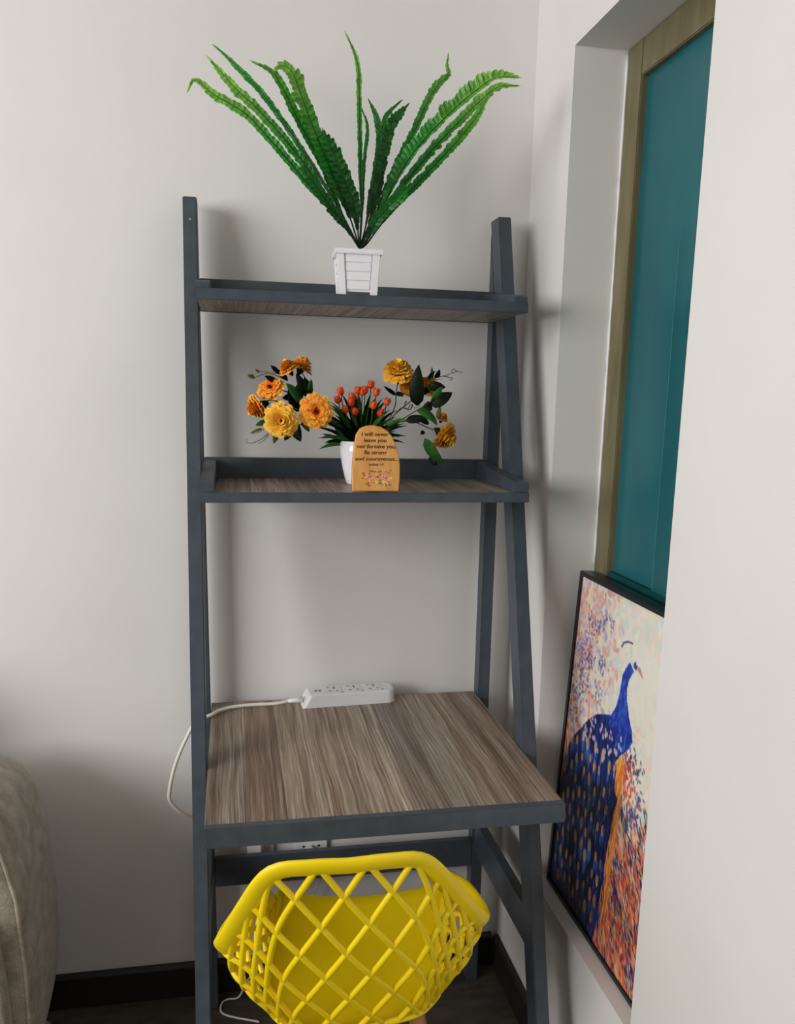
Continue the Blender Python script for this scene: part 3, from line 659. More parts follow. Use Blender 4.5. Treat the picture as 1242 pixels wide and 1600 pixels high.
def petal_dome(center, nrm, rad, kind, rnd):
    nrm = Vector(nrm).normalized(); a = nrm.orthogonal().normalized(); b_ = nrm.cross(a); center = Vector(center)
    pal = {0: [(250, 176, 24), (255, 206, 60), (250, 166, 24), (254, 200, 80)], 1: [(250, 140, 22), (247, 112, 18), (252, 168, 48), (250, 128, 30)],
           2: [(246, 158, 22), (238, 130, 20), (250, 180, 60), (240, 148, 30)]}[kind]
    m = MB(); cols = []
    rings = [(1.0, 13, .02), (.92, 12, .26), (.78, 11, .50), (.62, 9, .68), (.45, 8, .82), (.28, 6, .92), (.13, 4, .98)] if kind != 1 else [(1.0, 13, .0), (.93, 12, .16), (.82, 11, .30), (.68, 10, .40), (.54, 8, .44), (.38, 7, .42)]
    for ri, (rr_, cnt, el) in enumerate(rings):
        for j in range(cnt):
            an = 2 * math.pi * (j + .5 * (ri % 2) + rnd.uniform(-.2, .2)) / cnt
            o = a * math.cos(an) + b_ * math.sin(an); s_ = nrm.cross(o)
            rt = rad * rr_ * rnd.uniform(.9, 1.08); h = rad * el * (.85 if kind == 1 else 1.05)
            w_ = rad * .30
            root = center + o * rt * .25 + nrm * h * .2
            tipd = (o * (1 - el * .5) + nrm * el * .9).normalized()
            tip = center + o * rt + nrm * (h + rad * rnd.uniform(-.08, .08))
            mid = root.lerp(tip, .6) + nrm * rad * .16 - o * rad * .02
            P = [root - s_ * w_ * .3, root + s_ * w_ * .3, mid + s_ * w_ * .95, tip + s_ * w_ * .62 - nrm * rad * .03, tip + o * rad * .07 - nrm * rad * rnd.uniform(0, .1) + nrm * rad * .05, tip - s_ * w_ * .62 - nrm * rad * .03, mid - s_ * w_ * .95, mid - nrm * rad * .07]
            m.add(P, [(0, 1, 7), (1, 2, 7), (2, 3, 7), (3, 4, 7), (4, 5, 7), (5, 6, 7), (6, 0, 7)])
            c0 = np.array(lin(rnd.choice(pal))[:3]); rim = np.array(lin((255, 206, 84))[:3]); dp = np.array(lin((236, 92, 10))[:3])
            if kind == 1: inner, outer = dp, c0
            else: inner, outer = c0 * .8, c0
            for q in (inner, inner, outer, outer * .55 + rim * .45, rim, outer * .55 + rim * .45, outer, inner * .5 + outer * .5): cols.append(tuple(q) + (1,))
    return m, cols
for c, rad, nrm, kind in BLOOMS:
    rnd = random.Random(int(rad * 1e6)); 
    m, cols = petal_dome(c, nrm, rad * 1.14, kind, rnd)
    o = m.build('blossom', M['petal'], fa, cols=cols, normals=False)
    N_ = Vector(nrm).normalized()
    if kind == 1:
        m = MB(); q = Vector(c) + N_ * rad * .34
        for k_ in range(6):
            of = Vector((R.uniform(-1, 1), R.uniform(-.4, .4), R.uniform(-1, 1))) * rad * .10
            m.tube([q + of - N_ * .003, q + of + N_ * .002], .0011, 6)
        m.build('stamens', M['slot'], o)
    m = MB(); b0 = Vector(c) - N_ * rad * .15       # green calyx behind the petals
    m.tube([b0 + N_ * .001, b0 - N_ * rad * .28, b0 - N_ * rad * .6], [rad * .42, rad * .26, .0012], 8); m.build('calyx', M['leaf0'], o, smooth=True)
for c, kind in BUDS:
    m = MB(); c = Vector(c); d = (c - Vector((vc[0], vc[1], vz - .02))).normalized(); cols = []
    m.tube([c - d * .008, c - d * .005, c, c + d * .005, c + d * .0085], [.002, .0060, .0070, .0052, .0008], 8)
    c1 = np.array(lin((206, 30, 22) if kind == 0 else (222, 78, 26))[:3]); c2 = np.array(lin((236, 116, 50))[:3])
    for i in range(40): t = i // 8 / 4; cols.append(tuple((c1 * (1 - t) + (c2 if i % 2 else c1) * t)) + (1,))
    for k_ in range(5):                                # pointed petal tips
        a = 2 * math.pi * k_ / 5; s1 = d.orthogonal().normalized(); s2 = d.cross(s1); o_ = s1 * math.cos(a) + s2 * math.sin(a); e = d.cross(o_)
        m.add([c + o_ * .0055 - e * .003, c + o_ * .0055 + e * .003, c + o_ * .0075 + d * .009, c + o_ * .003], [(0, 1, 2), (1, 3, 2), (3, 0, 2)]); cols += [tuple(c1) + (1,), tuple(c1) + (1,), tuple(c2) + (1,), tuple(c1) + (1,)]
    o = m.build('bud', M['petal'], fa, cols=cols, smooth=True, normals=False)
    m = MB(); m.tube(catmull([(vc[0] + d.x * .02, vc[1] + d.y * .02, vz), c - Vector((d.x * .02, d.y * .02, .03)), c - d * .006], 5), .0011, 5); m.build('bud_stem', M['leaf1'], o, smooth=True)

# ---------------------------------------------------------------- plaque
pq = thing('wooden_plaque', 'small arched wooden plaque with a dark verse and pink roses, on the middle shelf edge', 'plaque', (.343, -.355, 1.2563))
out = [(0, 0), (.086, 0), (.0885, .02), (.0890, .045), (.0872, .066), (.0815, .085), (.0745, .100), (.0655, .1105), (.0540, .1172), (.0400, .1200), (.0260, .1192), (.0150, .1145), (.0075, .1030), (.0040, .085), (.0020, .066), (.0002, .045), (-.0006, .02)]
px = .2985; tilt = math.radians(7)
def pq3(x, z, y=0): # plaque leans back slightly, thickness 8 mm
    return (px + x, -.3575 + z * math.sin(tilt) + y * math.cos(tilt), 1.2568 + z * math.cos(tilt) - y * math.sin(tilt) + .001)
n = len(out); m = MB()
ins = lambda x, z: (.0443 + (x - .0443) * .965, .058 + (z - .058) * .975)
o_f = [pq3(*ins(*p)) for p in out]; o_m = [pq3(p[0], p[1], .0015) for p in out]; o_b = [pq3(p[0], p[1], .009) for p in out]
m.add(o_f + o_m + o_b, [tuple(range(n)), tuple(range(2 * n, 3 * n))[::-1]]); 
m.mi = [0, 0]
m.add([], []); 
for j in (0, 1):
    for i in range(n): m.f.append((j * n + i, j * n + (i + 1) % n, (j + 1) * n + (i + 1) % n, (j + 1) * n + i)); m.mi.append(1 if j else 0)
pb = m.build('board', [M['honey'], M['bark']], pq)
m = MB(); m.box(px + .030, px + .056, -.349, -.330, 1.2564, 1.262); m.build('stand', M['bark'], pq, .001)
def text(body, cx, cz, width, height, mat):
    cu = bpy.data.curves.new('verse_line', 'FONT'); cu.body = body; cu.align_x = 'CENTER'; cu.size = 1; cu.shear = .12; cu.offset = .018; cu.resolution_u = 3
    to = bpy.data.objects.new('verse_line', cu); COL.objects.link(to)
    bpy.context.view_layer.update()
    me = bpy.data.meshes.new_from_object(to.evaluated_get(bpy.context.evaluated_depsgraph_get())); bpy.data.objects.remove(to)
    xs = [v_.co.x for v_ in me.vertices]; w_ = max(xs) - min(xs); xm = (max(xs) + min(xs)) / 2
    for v_ in me.vertices:
        v_.co = Vector(pq3(cx + (v_.co.x - xm) / w_ * width, cz + v_.co.y * height, -.0004))
    me.materials.clear(); me.materials.append(mat)
    o = bpy.data.objects.new('lettering', me); COL.objects.link(o); o.parent = pq; o.matrix_parent_inverse = Matrix.Translation(-pq.location)
for body, cx, cz, w_, h_ in (('I will never', .0425, .1005, .050, .0100), ('leave you', .0425, .0895, .042, .0100), ('nor forsake you.', .0450, .0785, .073, .0100), ('Be strong', .0430, .0675, .042, .0100), ('and courageous...', .0455, .0560, .080, .0100), ('Joshua 1:9', .0440, .0470, .028, .0060)):
    text(body, cx, cz, w_, h_, M['ink'])
# rose print: flat shapes lying on the face
def blot(cx, cz, r_, mat, name, n=9, sx=1, lay=1):
    m = MB(); rr_ = [r_ * R.uniform(.8, 1.15) for _ in range(n)]
    m.add([pq3(cx + rr_[k_] * sx * math.cos(2 * math.pi * k_ / n), cz + rr_[k_] * math.sin(2 * math.pi * k_ / n), -.0002 - .00012 * lay) for k_ in range(n)], [tuple(range(n))]); return m
mbs = {k_: MB() for k_ in ('pink', 'pinkl', 'leafprint', 'yelprint')}
def put(k_, cx, cz, r_, sx=1, lay=1):
    t = blot(cx, cz, r_, None, '', sx=sx, lay=lay); mbs[k_].add(t.v, t.f)
for cx, cz, r_ in ((.027, .029, .0065), (.034, .022, .0060), (.047, .031, .0062), (.053, .026, .0062), (.060, .030, .0055), (.066, .022, .0048)):
    put('pink', cx, cz, r_); 
    for _ in range(4): put('pinkl', cx + R.uniform(-.003, .003), cz + R.uniform(-.003, .003), r_ * .3, lay=2)
for _ in range(34):
    put('leafprint', R.uniform(.018, .072), R.uniform(.012, .040) if R.random() < .6 else R.choice([.013, .038]) + R.uniform(-.003, .003), R.uniform(.0009, .0020), sx=R.uniform(.6, 1.6), lay=3)
for cx, cz in ((.058, .017), (.064, .0155), (.044, .016), (.072, .024)): put('yelprint', cx, cz, .0028, lay=2)
for k_, nm in (('pink', 'rose_print'), ('pinkl', 'petal_print'), ('leafprint', 'leaf_print'), ('yelprint', 'bloom_print')): mbs[k_].build(nm, M[k_], pq, normals=False)
# ---------------------------------------------------------------- peacock painting, leaning in the window recess
pt = thing('peacock_painting', 'tall black-framed painting of a blue peacock leaning against the window', 'painting', (.772, -.497, .373))
PO = Vector((.759, -.2500, .3745)); UPv = Vector((.036, 0, .707)); PH = UPv.length; UPv.normalize(); SD = Vector((0, -1, 0)); NR = UPv.cross(SD) * 1.0
if NR.x > 0: NR = -NR
PWd = .494
def P3(a, b_, o=0): return PO + SD * (a * PWd) + UPv * ((1 - b_) * PH) + NR * o      # b runs down from the top; o is towards the room
def pbox(a0, a1, b0, b1, o0, o1, name, mat, bev=.0008):
    m = MB(); vs = [P3(a, b_, o) for o in (o0, o1) for (a, b_) in ((a0, b0), (a1, b0), (a1, b1), (a0, b1))]
    m.add(vs, [(0, 1, 2, 3), (4, 5, 6, 7), (0, 1, 5, 4), (1, 2, 6, 5), (2, 3, 7, 6), (3, 0, 4, 7)]); return m.build(name, mat, pt, bev)
fa_, fb_ = .024, .0135
pbox(0, 1, 0, fb_, -.030, 0, 'frame_rail', M['black']); pbox(0, 1, 1 - fb_, 1, -.030, 0, 'frame_rail', M['black'])
pbox(0, fa_, fb_, 1 - fb_, -.030, 0, 'frame_rail', M['black']); pbox(1 - fa_, 1, fb_, 1 - fb_, -.030, 0, 'frame_rail', M['black'])
# canvas, painted dab by dab
NA, NB = 240, 372
rs = np.random.RandomState(4)
img = np.zeros((NB, NA, 3))
L3 = lambda c: np.array(lin(c)[:3])
AA, BB = np.meshgrid((np.arange(NA) + .5) / NA, (np.arange(NB) + .5) / NB)
asp = PWd / PH
def inside(poly, A, B_):
    r_ = np.zeros(A.shape, bool); n_ = len(poly)
    for i in range(n_):
        x1, y1 = poly[i]; x2, y2 = poly[(i + 1) % n_]
        c = ((y1 > B_) != (y2 > B_)); 
        with np.errstate(all='ignore'): r_ ^= c & (A < (x2 - x1) * (B_ - y1) / (y2 - y1 + 1e-12) + x1)
    return r_
def dab(a, b_, la, lb, ang, col, al=1.0, mask=None):
    """elliptical stroke centred a,b (canvas widths), half axes la (along) lb (across), in canvas-height units"""
    rad = max(la, lb); i0, i1 = max(0, int((b_ - rad) * NB)), min(NB, int((b_ + rad) * NB) + 2)
    j0, j1 = max(0, int((a - rad / asp) * NA)), min(NA, int((a + rad / asp) * NA) + 2)
    if i0 >= i1 or j0 >= j1: return
    dx = (AA[i0:i1, j0:j1] - a) * asp; dy = BB[i0:i1, j0:j1] - b_; c, s_ = math.cos(ang), math.sin(ang)
    u = (dx * c + dy * s_) / la; v_ = (-dx * s_ + dy * c) / lb; w_ = np.clip(1.6 - (u * u + v_ * v_) * 1.6, 0, 1) * al
    if mask is not None: w_ = w_ * mask[i0:i1, j0:j1]
    img[i0:i1, j0:j1] = img[i0:i1, j0:j1] * (1 - w_[..., None]) + np.array(col) * w_[..., None]
cream = L3((238, 226, 206)); white = L3((240, 238, 230))
img[:] = cream
mk = np.clip((BB - .38 - .10 * (AA > .5)) / .25, 0, 1)[..., None]; img[:] = cream * (1 - mk) + L3((226, 128, 84)) * mk
def pick(p): return L3(p[rs.randint(len(p))])
PALE = [(242, 236, 224), (240, 228, 196), (244, 224, 204), (220, 232, 222), (236, 224, 226), (246, 240, 222), (214, 226, 226)]
WARM = [(236, 108, 50), (240, 128, 54), (226, 84, 70), (240, 160, 100), (236, 204, 176), (206, 76, 84), (240, 150, 90), (230, 96, 40), (216, 160, 150), (238, 120, 60)]
LEFT = [(240, 190, 160), (238, 158, 120), (226, 184, 190), (240, 170, 110), (196, 186, 208), (240, 210, 184), (236, 146, 122), (170, 170, 206), (216, 170, 190)]
COOL = [(28, 24, 78), (20, 20, 54), (130, 34, 74), (22, 84, 128), (60, 150, 160), (190, 44, 60), (74, 24, 70), (30, 54, 130), (226, 196, 160), (112, 124, 76), (40, 36, 90)]
for _ in range(3600):
    a, b_ = rs.rand(), rs.rand(); low = np.clip((b_ - .36 - .10 * (a > .55)) / .22, 0, 1); left = np.clip((.50 - a) / .30, 0, 1)
    u = rs.rand()
    if u < low: dab(a, b_, .018 + .014 * rs.rand(), .0075, 1.0 + rs.randn() * .25, pick(WARM), .8)
    elif u < max(low, left * .85): dab(a, b_, .014 + .01 * rs.rand(), .009, rs.rand() * 3, pick(LEFT), .75)
    else: dab(a, b_, .020, .012, rs.rand() * 3, pick(PALE), .7)
for _ in range(60):      # dark and bright clusters in the lower right
    ca, cb = .5 + .5 * rs.rand(), .50 + .5 * rs.rand(); n_ = 6 + rs.randint(14); cc = pick(COOL); sp_ = .02 + .03 * rs.rand()
    for _ in range(n_):
        t = rs.randn() * sp_; dab(ca + t * .7 + rs.randn() * .02, cb + t * 1.0 + rs.randn() * .012, .010 + .012 * rs.rand(), .0040, 1.0 + rs.randn() * .3, cc * rs.uniform(.7, 1.3) if rs.rand() < .7 else pick(COOL), .85)
for _ in range(900):
    a, b_ = .48 + .52 * rs.rand(), rs.rand() ** .7
    if b_ < .5 or rs.rand() > (b_ - .35) * 1.6: continue
    dab(a, b_, .012, .0042, 1.0 + rs.randn() * .3, pick(COOL), .8)
for a, b_, s_, n_ in ((.12, .13, .04, 30), (.10, .21, .045, 60), (.17, .235, .03, 50), (.29, .22, .022, 34), (.13, .30, .04, 40), (.07, .36, .05, 60), (.22, .12, .035, 34), (.30, .09, .03, 26), (.09, .27, .03, 30), (.28, .31, .03, 22), (.05, .42, .04, 50)):
    for _ in range(n_): dab(a + rs.randn() * s_, b_ + rs.randn() * s_ * .6, .0075, .0042, rs.rand() * 3, L3([(74, 80, 160), (54, 56, 130), (120, 132, 190), (96, 70, 150), (90, 120, 170), (50, 40, 100)][rs.randint(6)]), .7)
for a, b_, c_, n_, s_ in ((.68, .335, (238, 130, 60), 34, .03), (.63, .42, (150, 40, 56), 34, .028), (.70, .43, (60, 50, 90), 16, .03), (.62, .46, (200, 70, 50), 44, .03), (.72, .55, (60, 80, 150), 22, .03), (.70, .40, (40, 40, 80), 12, .03), (.76, .49, (70, 90, 160), 16, .02), (.66, .50, (220, 90, 40), 30, .03)):
    for _ in range(n_): dab(a + rs.randn() * s_, b_ + rs.randn() * .014, .009, .0048, rs.rand() * 3, L3(c_), .8)
for _ in range(300):     # pale ground around the head and neck
    a = .66 + .10 * rs.randn(); b_ = .10 + .26 * rs.rand()
    dab(a, b_, .02, .012, rs.rand() * 3, pick([(240, 238, 228), (232, 236, 228), (240, 234, 214)]), .5)
# orange belly strip
for pl_ in YEL:
    mk = inside(pl_, AA, BB); img[mk] = L3((240, 182, 92))
mk = inside([(.545, .43), (.60, .43), (.61, .54), (.605, .63), (.60, .75), (.56, .88), (.50, .9), (.5, .6)], AA, BB); img[mk] = L3((238, 168, 84))
for _ in range(260): b_ = .45 + rs.rand() * .45; a = .575 + rs.randn() * .016; dab(a, b_, .03, .0028, 1.57 + .1, L3([(240, 140, 50), (244, 190, 100), (232, 110, 40), (200, 90, 40)][rs.randint(4)]), .8)
# the bird
body = NECK + [(.0, .70), (.0, 1.0), (.52, 1.0)] + TAILR[::-1] + [(.546, .53)] + BREAST[::-1]
mk = inside(body, AA, BB)
fade = np.clip((BB - .32) / .34, 0, 1)[..., None]
base = L3((28, 58, 168)) * (1 - fade) + L3((5, 6, 22)) * fade
img[mk] = base[mk] * .9
mf = mk.astype(float)
NBd = np.where(mk)
for _ in range(2600):
    q = rs.randint(len(NBd[0])); b_ = (NBd[0][q] + .5) / NB; a = (NBd[1][q] + .5) / NA
    if b_ < .36 or (a > .50 and b_ < .42):
        col = [(40, 84, 206), (28, 60, 170), (70, 120, 226), (20, 44, 140), (60, 100, 220)][rs.randint(5)]; dab(a, b_, .013, .0035, 1.75, L3(col), .6, mf)
    else:
        d_ = np.clip((b_ - .4) / .5 + (.4 - a) * .5, 0, 1)
        col = [(22, 46, 132), (10, 16, 58), (36, 76, 170), (8, 9, 34), (14, 24, 80)][rs.randint(5)] if rs.rand() > .25 + d_ * .7 else [(8, 10, 30), (14, 20, 60), (20, 16, 40)][rs.randint(3)]
        dab(a, b_, .02 + .012 * rs.rand(), .0030, 1.50 + rs.randn() * .12, L3(col), .75, mf)
# pale spots on the back, then eyed tail feathers
for _ in range(46):
    a = .14 + .42 * rs.rand(); b_ = .375 + .095 * rs.rand(); s_ = .8 + .5 * rs.rand()
    dab(a, b_, .0085 * s_, .0058 * s_, 1.2, L3([(206, 196, 220), (232, 206, 196), (180, 190, 226), (220, 180, 190)][rs.randint(4)]), .85, mf)
eyes = []
for _ in range(4000):
    a, b_ = .03 + .48 * rs.rand(), .455 + .50 * rs.rand()
    if all(((a - x) * asp) ** 2 + ((b_ - y) * .62) ** 2 > .033 ** 2 for x, y in eyes): eyes.append((a, b_))
eyes.sort(key=lambda e: -e[1])
for a, b_ in eyes:
    dk = float(np.clip(1.15 - max(0, b_ - .62) * 2.0 - max(0, .16 - a) * 2.2 + rs.randn() * .12, .16, 1)); s_ = .85 + .55 * rs.rand(); an = 1.50 + rs.randn() * .08
    dab(a + .004, b_ + .017, .034 * s_, .0125 * s_, an, L3([(24, 66, 170), (20, 44, 130), (50, 110, 200)][rs.randint(3)]) * dk, .7, mf)
    dab(a, b_, .0175 * s_, .0088 * s_, an, L3([(214, 178, 100), (200, 150, 92), (222, 196, 140), (190, 170, 110)][rs.randint(4)]) * dk, .95, mf)
    dab(a, b_ - .002, .0095 * s_, .0050 * s_, an, L3([(216, 104, 60), (224, 130, 96), (170, 130, 90), (224, 150, 70)][rs.randint(4)]) * dk, .9, mf)
    for _ in range(3): dab(a + rs.randn() * .02, b_ + .03 + rs.randn() * .01, .022, .0016, an, L3((130, 150, 214)) * dk, .6, mf)
# feather fringe on the right of the tail
for _ in range(220):
    b_ = .46 + .5 * rs.rand(); a = .525 + .02 * rs.randn(); dab(a, b_, .03, .0022, 1.45, L3([(14, 20, 70), (10, 12, 40), (30, 60, 150)][rs.randint(3)]), .9)
# head, eye patch, beak, crest
dab(.592, .162, .0150, .0120, .5, L3((38, 50, 150)), 1); dab(.575, .165, .0085, .005, 1.0, L3((150, 180, 230)), .9); dab(.600, .158, .0075, .0026, .8, L3((226, 232, 244)), 1); dab(.604, .160, .0028, .002, 0, L3((14, 12, 40)), 1)
mk = inside([(.612, .158), (.632, .158), (.668, .184), (.640, .177), (.613, .170)], AA, BB); img[mk] = L3((196, 150, 146))
for i in range(16):
    t = i / 15; dab(.532 + .018 * t, .118 + .030 * t, .004, .0010, 1.3, L3((170, 160, 190)), .8)
cr_ = [(.455, .136), (.470, .122), (.505, .112), (.55, .110)]
for i in range(3):
    for j in range(8):
        t = j / 8; a = cr_[i][0] * (1 - t) + cr_[i + 1][0] * t; b_ = cr_[i][1] * (1 - t) + cr_[i + 1][1] * t; dab(a, b_, .0046, .0034, 0, L3((74, 56, 110)), .95)
a0, a1, b0, b1 = fa_, 1 - fa_, fb_, 1 - fb_
gi = np.arange(NB) / (NB - 1); gj = np.arange(NA) / (NA - 1)
Ag = a0 + (a1 - a0) * gj[None, :] + 0 * gi[:, None]; Bg = b0 + (b1 - b0) * gi[:, None] + 0 * gj[None, :]
co = np.array(PO)[None, None] + np.array(SD)[None, None] * (Ag * PWd)[..., None] + np.array(UPv)[None, None] * ((1 - Bg) * PH)[..., None] + np.array(NR)[None, None] * -.004
idx = np.arange(NA * NB).reshape(NB, NA)
quads = np.stack([idx[:-1, :-1], idx[1:, :-1], idx[1:, 1:], idx[:-1, 1:]], -1).reshape(-1, 4)
me = bpy.data.meshes.new('canvas'); me.from_pydata(co.reshape(-1, 3).tolist(), [], quads.tolist()); me.update()
at = me.color_attributes.new('Col', 'FLOAT_COLOR', 'POINT'); at.data.foreach_set('color', np.concatenate([np.clip(img, 0, 1), np.ones((NB, NA, 1))], -1).astype(np.float32).ravel())
me.materials.append(M['canvas']); o = bpy.data.objects.new('canvas', me); COL.objects.link(o); o.parent = pt; o.matrix_parent_inverse = Matrix.Translation(-pt.location)
pbox(fa_, 1 - fa_, fb_, 1 - fb_, -.012, -.006, 'backing_board', M['tan'], 0)

# ---------------------------------------------------------------- yellow lattice chair
ch = thing('lattice_chair', 'yellow plastic lattice armchair pushed up to the desk, seen from behind', 'chair', (.28, -.58, 0))
Tp = [(.138, -.415, .490), (.110, -.50, .528), (.080, -.58, .554), (.059, -.655, .569), (.056, -.712, .590), (.090, -.760, .680), (.128, -.793, .752), (.180, -.804, .764), (.238, -.806, .763), (.296, -.804, .764), (.350, -.793, .752), (.405, -.760, .682), (.468, -.712, .592), (.482, -.655, .574), (.478, -.58, .566), (.470, -.50, .540), (.490, -.415, .488)]
Bp = [(.157, -.405, .490), (.140, -.48, .456), (.130, -.55, .438), (.126, -.60, .429), (.128, -.645, .421), (.145, -.675, .416), (.170, -.690, .412), (.215, -.698, .410), (.265, -.702, .409), (.320, -.698, .410), (.368, -.690, .412), (.395, -.675, .416), (.420, -.645, .422), (.430, -.60, .430), (.440, -.55, .438), (.462, -.48, .456), (.487, -.405, .481)]
Tc = catmull(Tp, 10); Bc = catmull(Bp, 10)
Ls = [0]
for a, b_ in zip(Tc, Tc[1:]): Ls.append(Ls[-1] + (b_ - a).length)
def at_s(curve, s_):
    d = max(0, min(1, s_)) * Ls[-1]; j = 0
    lo_, hi_ = 0, len(Ls) - 2
    while lo_ < hi_:
        mid_ = (lo_ + hi_ + 1) // 2
        if Ls[mid_] <= d: lo_ = mid_
        else: hi_ = mid_ - 1
    t = (d - Ls[lo_]) / max(1e-9, Ls[lo_ + 1] - Ls[lo_]); return curve[lo_].lerp(curve[lo_ + 1], min(1, t))
CC = Vector((.275, -.56, .5))
def shell(s_, t):                     # t 0 at the rim, 1 at the seat
    a, b_ = at_s(Tc, s_), at_s(Bc, s_); p = a.lerp(b_, t)
    o_ = Vector((p.x - CC.x, p.y - CC.y, 0)).normalized()
    return p + o_ * .010 * math.sin(math.pi * t) * min(1, 4 * min(s_, 1 - s_) + .1) - Vector((0, 0, .008 * math.sin(math.pi * t)))
# rim: a broad rounded lip
rim = [at_s(Tc, i / 110) for i in range(111)]
ups = []
for i in range(111):
    s_ = i / 110; d = (shell(s_, 0) - shell(s_, .12)).normalized(); o_ = Vector((rim[i].x - CC.x, rim[i].y - CC.y, 0)).normalized()
    ups.append((d + o_ * .35).normalized())
m = MB(); m.tube(rim, [.0085] * 111, 14, flat=2.05, up=ups); m.build('rim', M['yellow'], ch, smooth=True)
m = MB(); NC = 18; K = 3.3
for i in range(-4, NC + 5):
    for sg in (-1, 1):
        run = []
        for j in range(41):
            t = j / 40; s_ = (i + .25 + sg * K * t) / NC
            if 0 <= s_ <= 1: run.append((shell(s_, t), t))
        if len(run) > 3: m.tube([q[0] for q in run], [.0051 for q in run], 8)
m.build('backrest_lattice', M['yellow'], ch, smooth=True)
m = MB(); m.tube([shell(i / 60, 1) for i in range(61)], .0065, 8); m.build('lower_rim', M['yellow'], ch, smooth=True)
# seat: one solid dished panel with a rolled front edge
m = MB(); nr, nc = 26, 18; vs = []; fs = []
for j in range(nr + 1):
    s_ = max(0, j - 2) / (nr - 2) * .5
    a, b_ = at_s(Bc, s_), at_s(Bc, 1 - s_)
    for i in range(nc + 1):
        u = i / nc; p = a.lerp(b_, u); w_ = 1 - (2 * u - 1) ** 2; f = j / nr
        p.z -= .022 * w_ * (1 - .55 * f)
        if j < 2: p.y += .012 * (2 - j); p.z -= (.004, .004, .0)[2 - j] if False else (.016 if j == 0 else .004)
        vs.append(p)
for j in range(nr):
    for i in range(nc): fs.append((j * (nc + 1) + i, j * (nc + 1) + i + 1, (j + 1) * (nc + 1) + i + 1, (j + 1) * (nc + 1) + i))
m.add(vs, fs); so = m.build('seat', M['yellow'], ch, smooth=True); sm = so.modifiers.new('thickness', 'SOLIDIFY'); sm.thickness = .005; sm.offset = -1
for (x0, y0, x1, y1) in ((.195, -.60, .120, -.70), (.375, -.60, .475, -.70), (.21, -.47, .15, -.40), (.40, -.47, .47, -.40)):
    m = MB(); m.tube([(x0, y0, .388), (x1, y1, .002)], [.0155, .0095], 14); m.build('leg', M['tan'], ch, smooth=False)
for a, b_ in (((.195, -.60, .385), (.40, -.47, .385)), ((.375, -.60, .385), (.21, -.47, .385))):
    m = MB(); m.tube([a, b_], .006, 8); m.build('seat_support', M['slot'], ch, smooth=True)
for a, b_ in (((.170, -.634, .28), (.403, -.628, .28)), ((.178, -.434, .20), (.435, -.434, .20)), ((.170, -.634, .28), (.195, -.446, .28)), ((.408, -.632, .28), (.421, -.446, .28))):
    m = MB(); m.tube([a, b_], .004, 8); m.build('brace_rod', M['slot'], ch, smooth=True)

# ---------------------------------------------------------------- sofa
sf = thing('sofa', 'taupe fabric sofa with a rounded piped arm at the lower left', 'sofa', (-1.1, -.5, 0))
prof = SOFA_PROF
arm_x = -.62
right = [(x, z) for x, z in prof]                                # top -> down the outer side
loop = [(arm_x, .02)] + [(arm_x, .56), (arm_x + .012, .63), (arm_x + .05, .68), (arm_x + .10, .698)] + right + [(-.33, .02)]
def offs(lp, d):
    cx, cz = -.45, .40; o_ = []
    n_ = len(lp)
    for i, (x, z) in enumerate(lp):
        x0, z0_ = lp[i - 1]; x1, z1_ = lp[(i + 1) % n_]; tx, tz = x1 - x0, z1_ - z0_; l_ = math.hypot(tx, tz); o_.append((x - tz / l_ * d * 1.0, z + tx / l_ * d))
    return o_
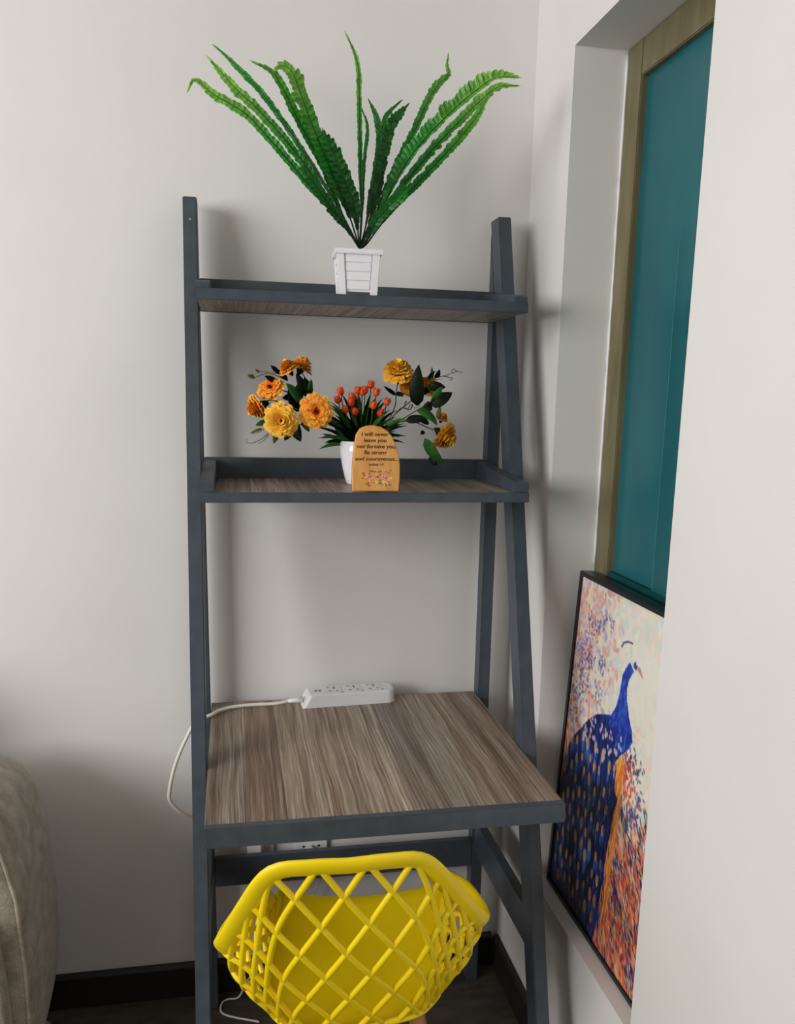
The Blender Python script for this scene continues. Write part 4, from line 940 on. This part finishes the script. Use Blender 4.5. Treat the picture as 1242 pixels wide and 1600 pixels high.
# find the inward sign
t_ = offs(loop, .02); sign = 1 if (sum(abs(x + .45) + abs(z - .4) for x, z in t_) < sum(abs(x + .45) + abs(z - .4) for x, z in loop)) else -1
secs = [(-.440, .030), (-.436, .012), (-.428, .004), (-.415, 0), (-.34, -.004), (-.24, -.004), (-.16, 0), (-.135, .008), (-.122, .03)]
m = MB(); n_ = len(loop); vs = []
for y, d in secs: vs += [(x, y, max(.02, z)) for x, z in offs(loop, sign * d)]
fs = [tuple(range(n_)), tuple(range((len(secs) - 1) * n_, len(secs) * n_))[::-1]]
for j in range(len(secs) - 1):
    for i in range(n_): fs.append((j * n_ + i, j * n_ + (i + 1) % n_, (j + 1) * n_ + (i + 1) % n_, (j + 1) * n_ + i))
m.add(vs, fs); arm = m.build('arm', M['sofa'], sf, smooth=True)
m = MB(); m.tube([(x, -.432, z) for x, z in offs(loop, sign * .006)[3:]], .0045, 8); m.build('piping', M['sofa'], arm, smooth=True)
m = MB(); vs = []
pad = [(-.60, .03), (-.60, .48), (-.585, .53), (-.54, .555), (-.42, .555), (-.37, .537), (-.344, .49), (-.334, .42), (-.328, .315), (-.336, .20), (-.358, .08), (-.372, .03)]
n2 = len(pad)
for y, d in ((-.474, .93), (-.470, .975), (-.460, 1), (-.4405, 1)): vs += [(-.465 + (x + .465) * d, y, .29 + (z - .29) * d) for x, z in pad]
m.add(vs, [tuple(range(n2)), tuple(range(3 * n2, 4 * n2))[::-1]] + [(j * n2 + i, j * n2 + (i + 1) % n2, (j + 1) * n2 + (i + 1) % n2, (j + 1) * n2 + i) for j in range(3) for i in range(n2)])
m.build('front_pad', M['sofa'], arm, smooth=True)
def cushion(name, x0, x1, y0, y1, z0_, z1_, bev):
    b_ = MB(); b_.box(x0, x1, y0, y1, z0_, z1_); return b_.build(name, M['sofa'], sf, bev, smooth=True, seg=5)
cushion('base', -1.9, arm_x - .003, -.90, -.13, .06, .28, .02)
cushion('seat_cushion', -1.25, arm_x - .004, -.92, -.34, .285, .46, .045)
cushion('seat_cushion', -1.88, -1.256, -.92, -.34, .285, .44, .045)
cushion('backrest', -1.9, arm_x - .006, -.33, -.12, .285, .92, .06)  # out of view; height raised so it shades the lower back wall
cushion('arm', -2.14, -1.905, -.90, -.12, .02, .68, .08)
for x, y in ((-1.85, -.85), (-1.85, -.18), (-.70, -.85), (-.70, -.18)):
    m = MB(); m.tube([(x, y, .0605), (x, y, .001)], [.022, .016], 12); m.build('leg', M['slot'], sf)
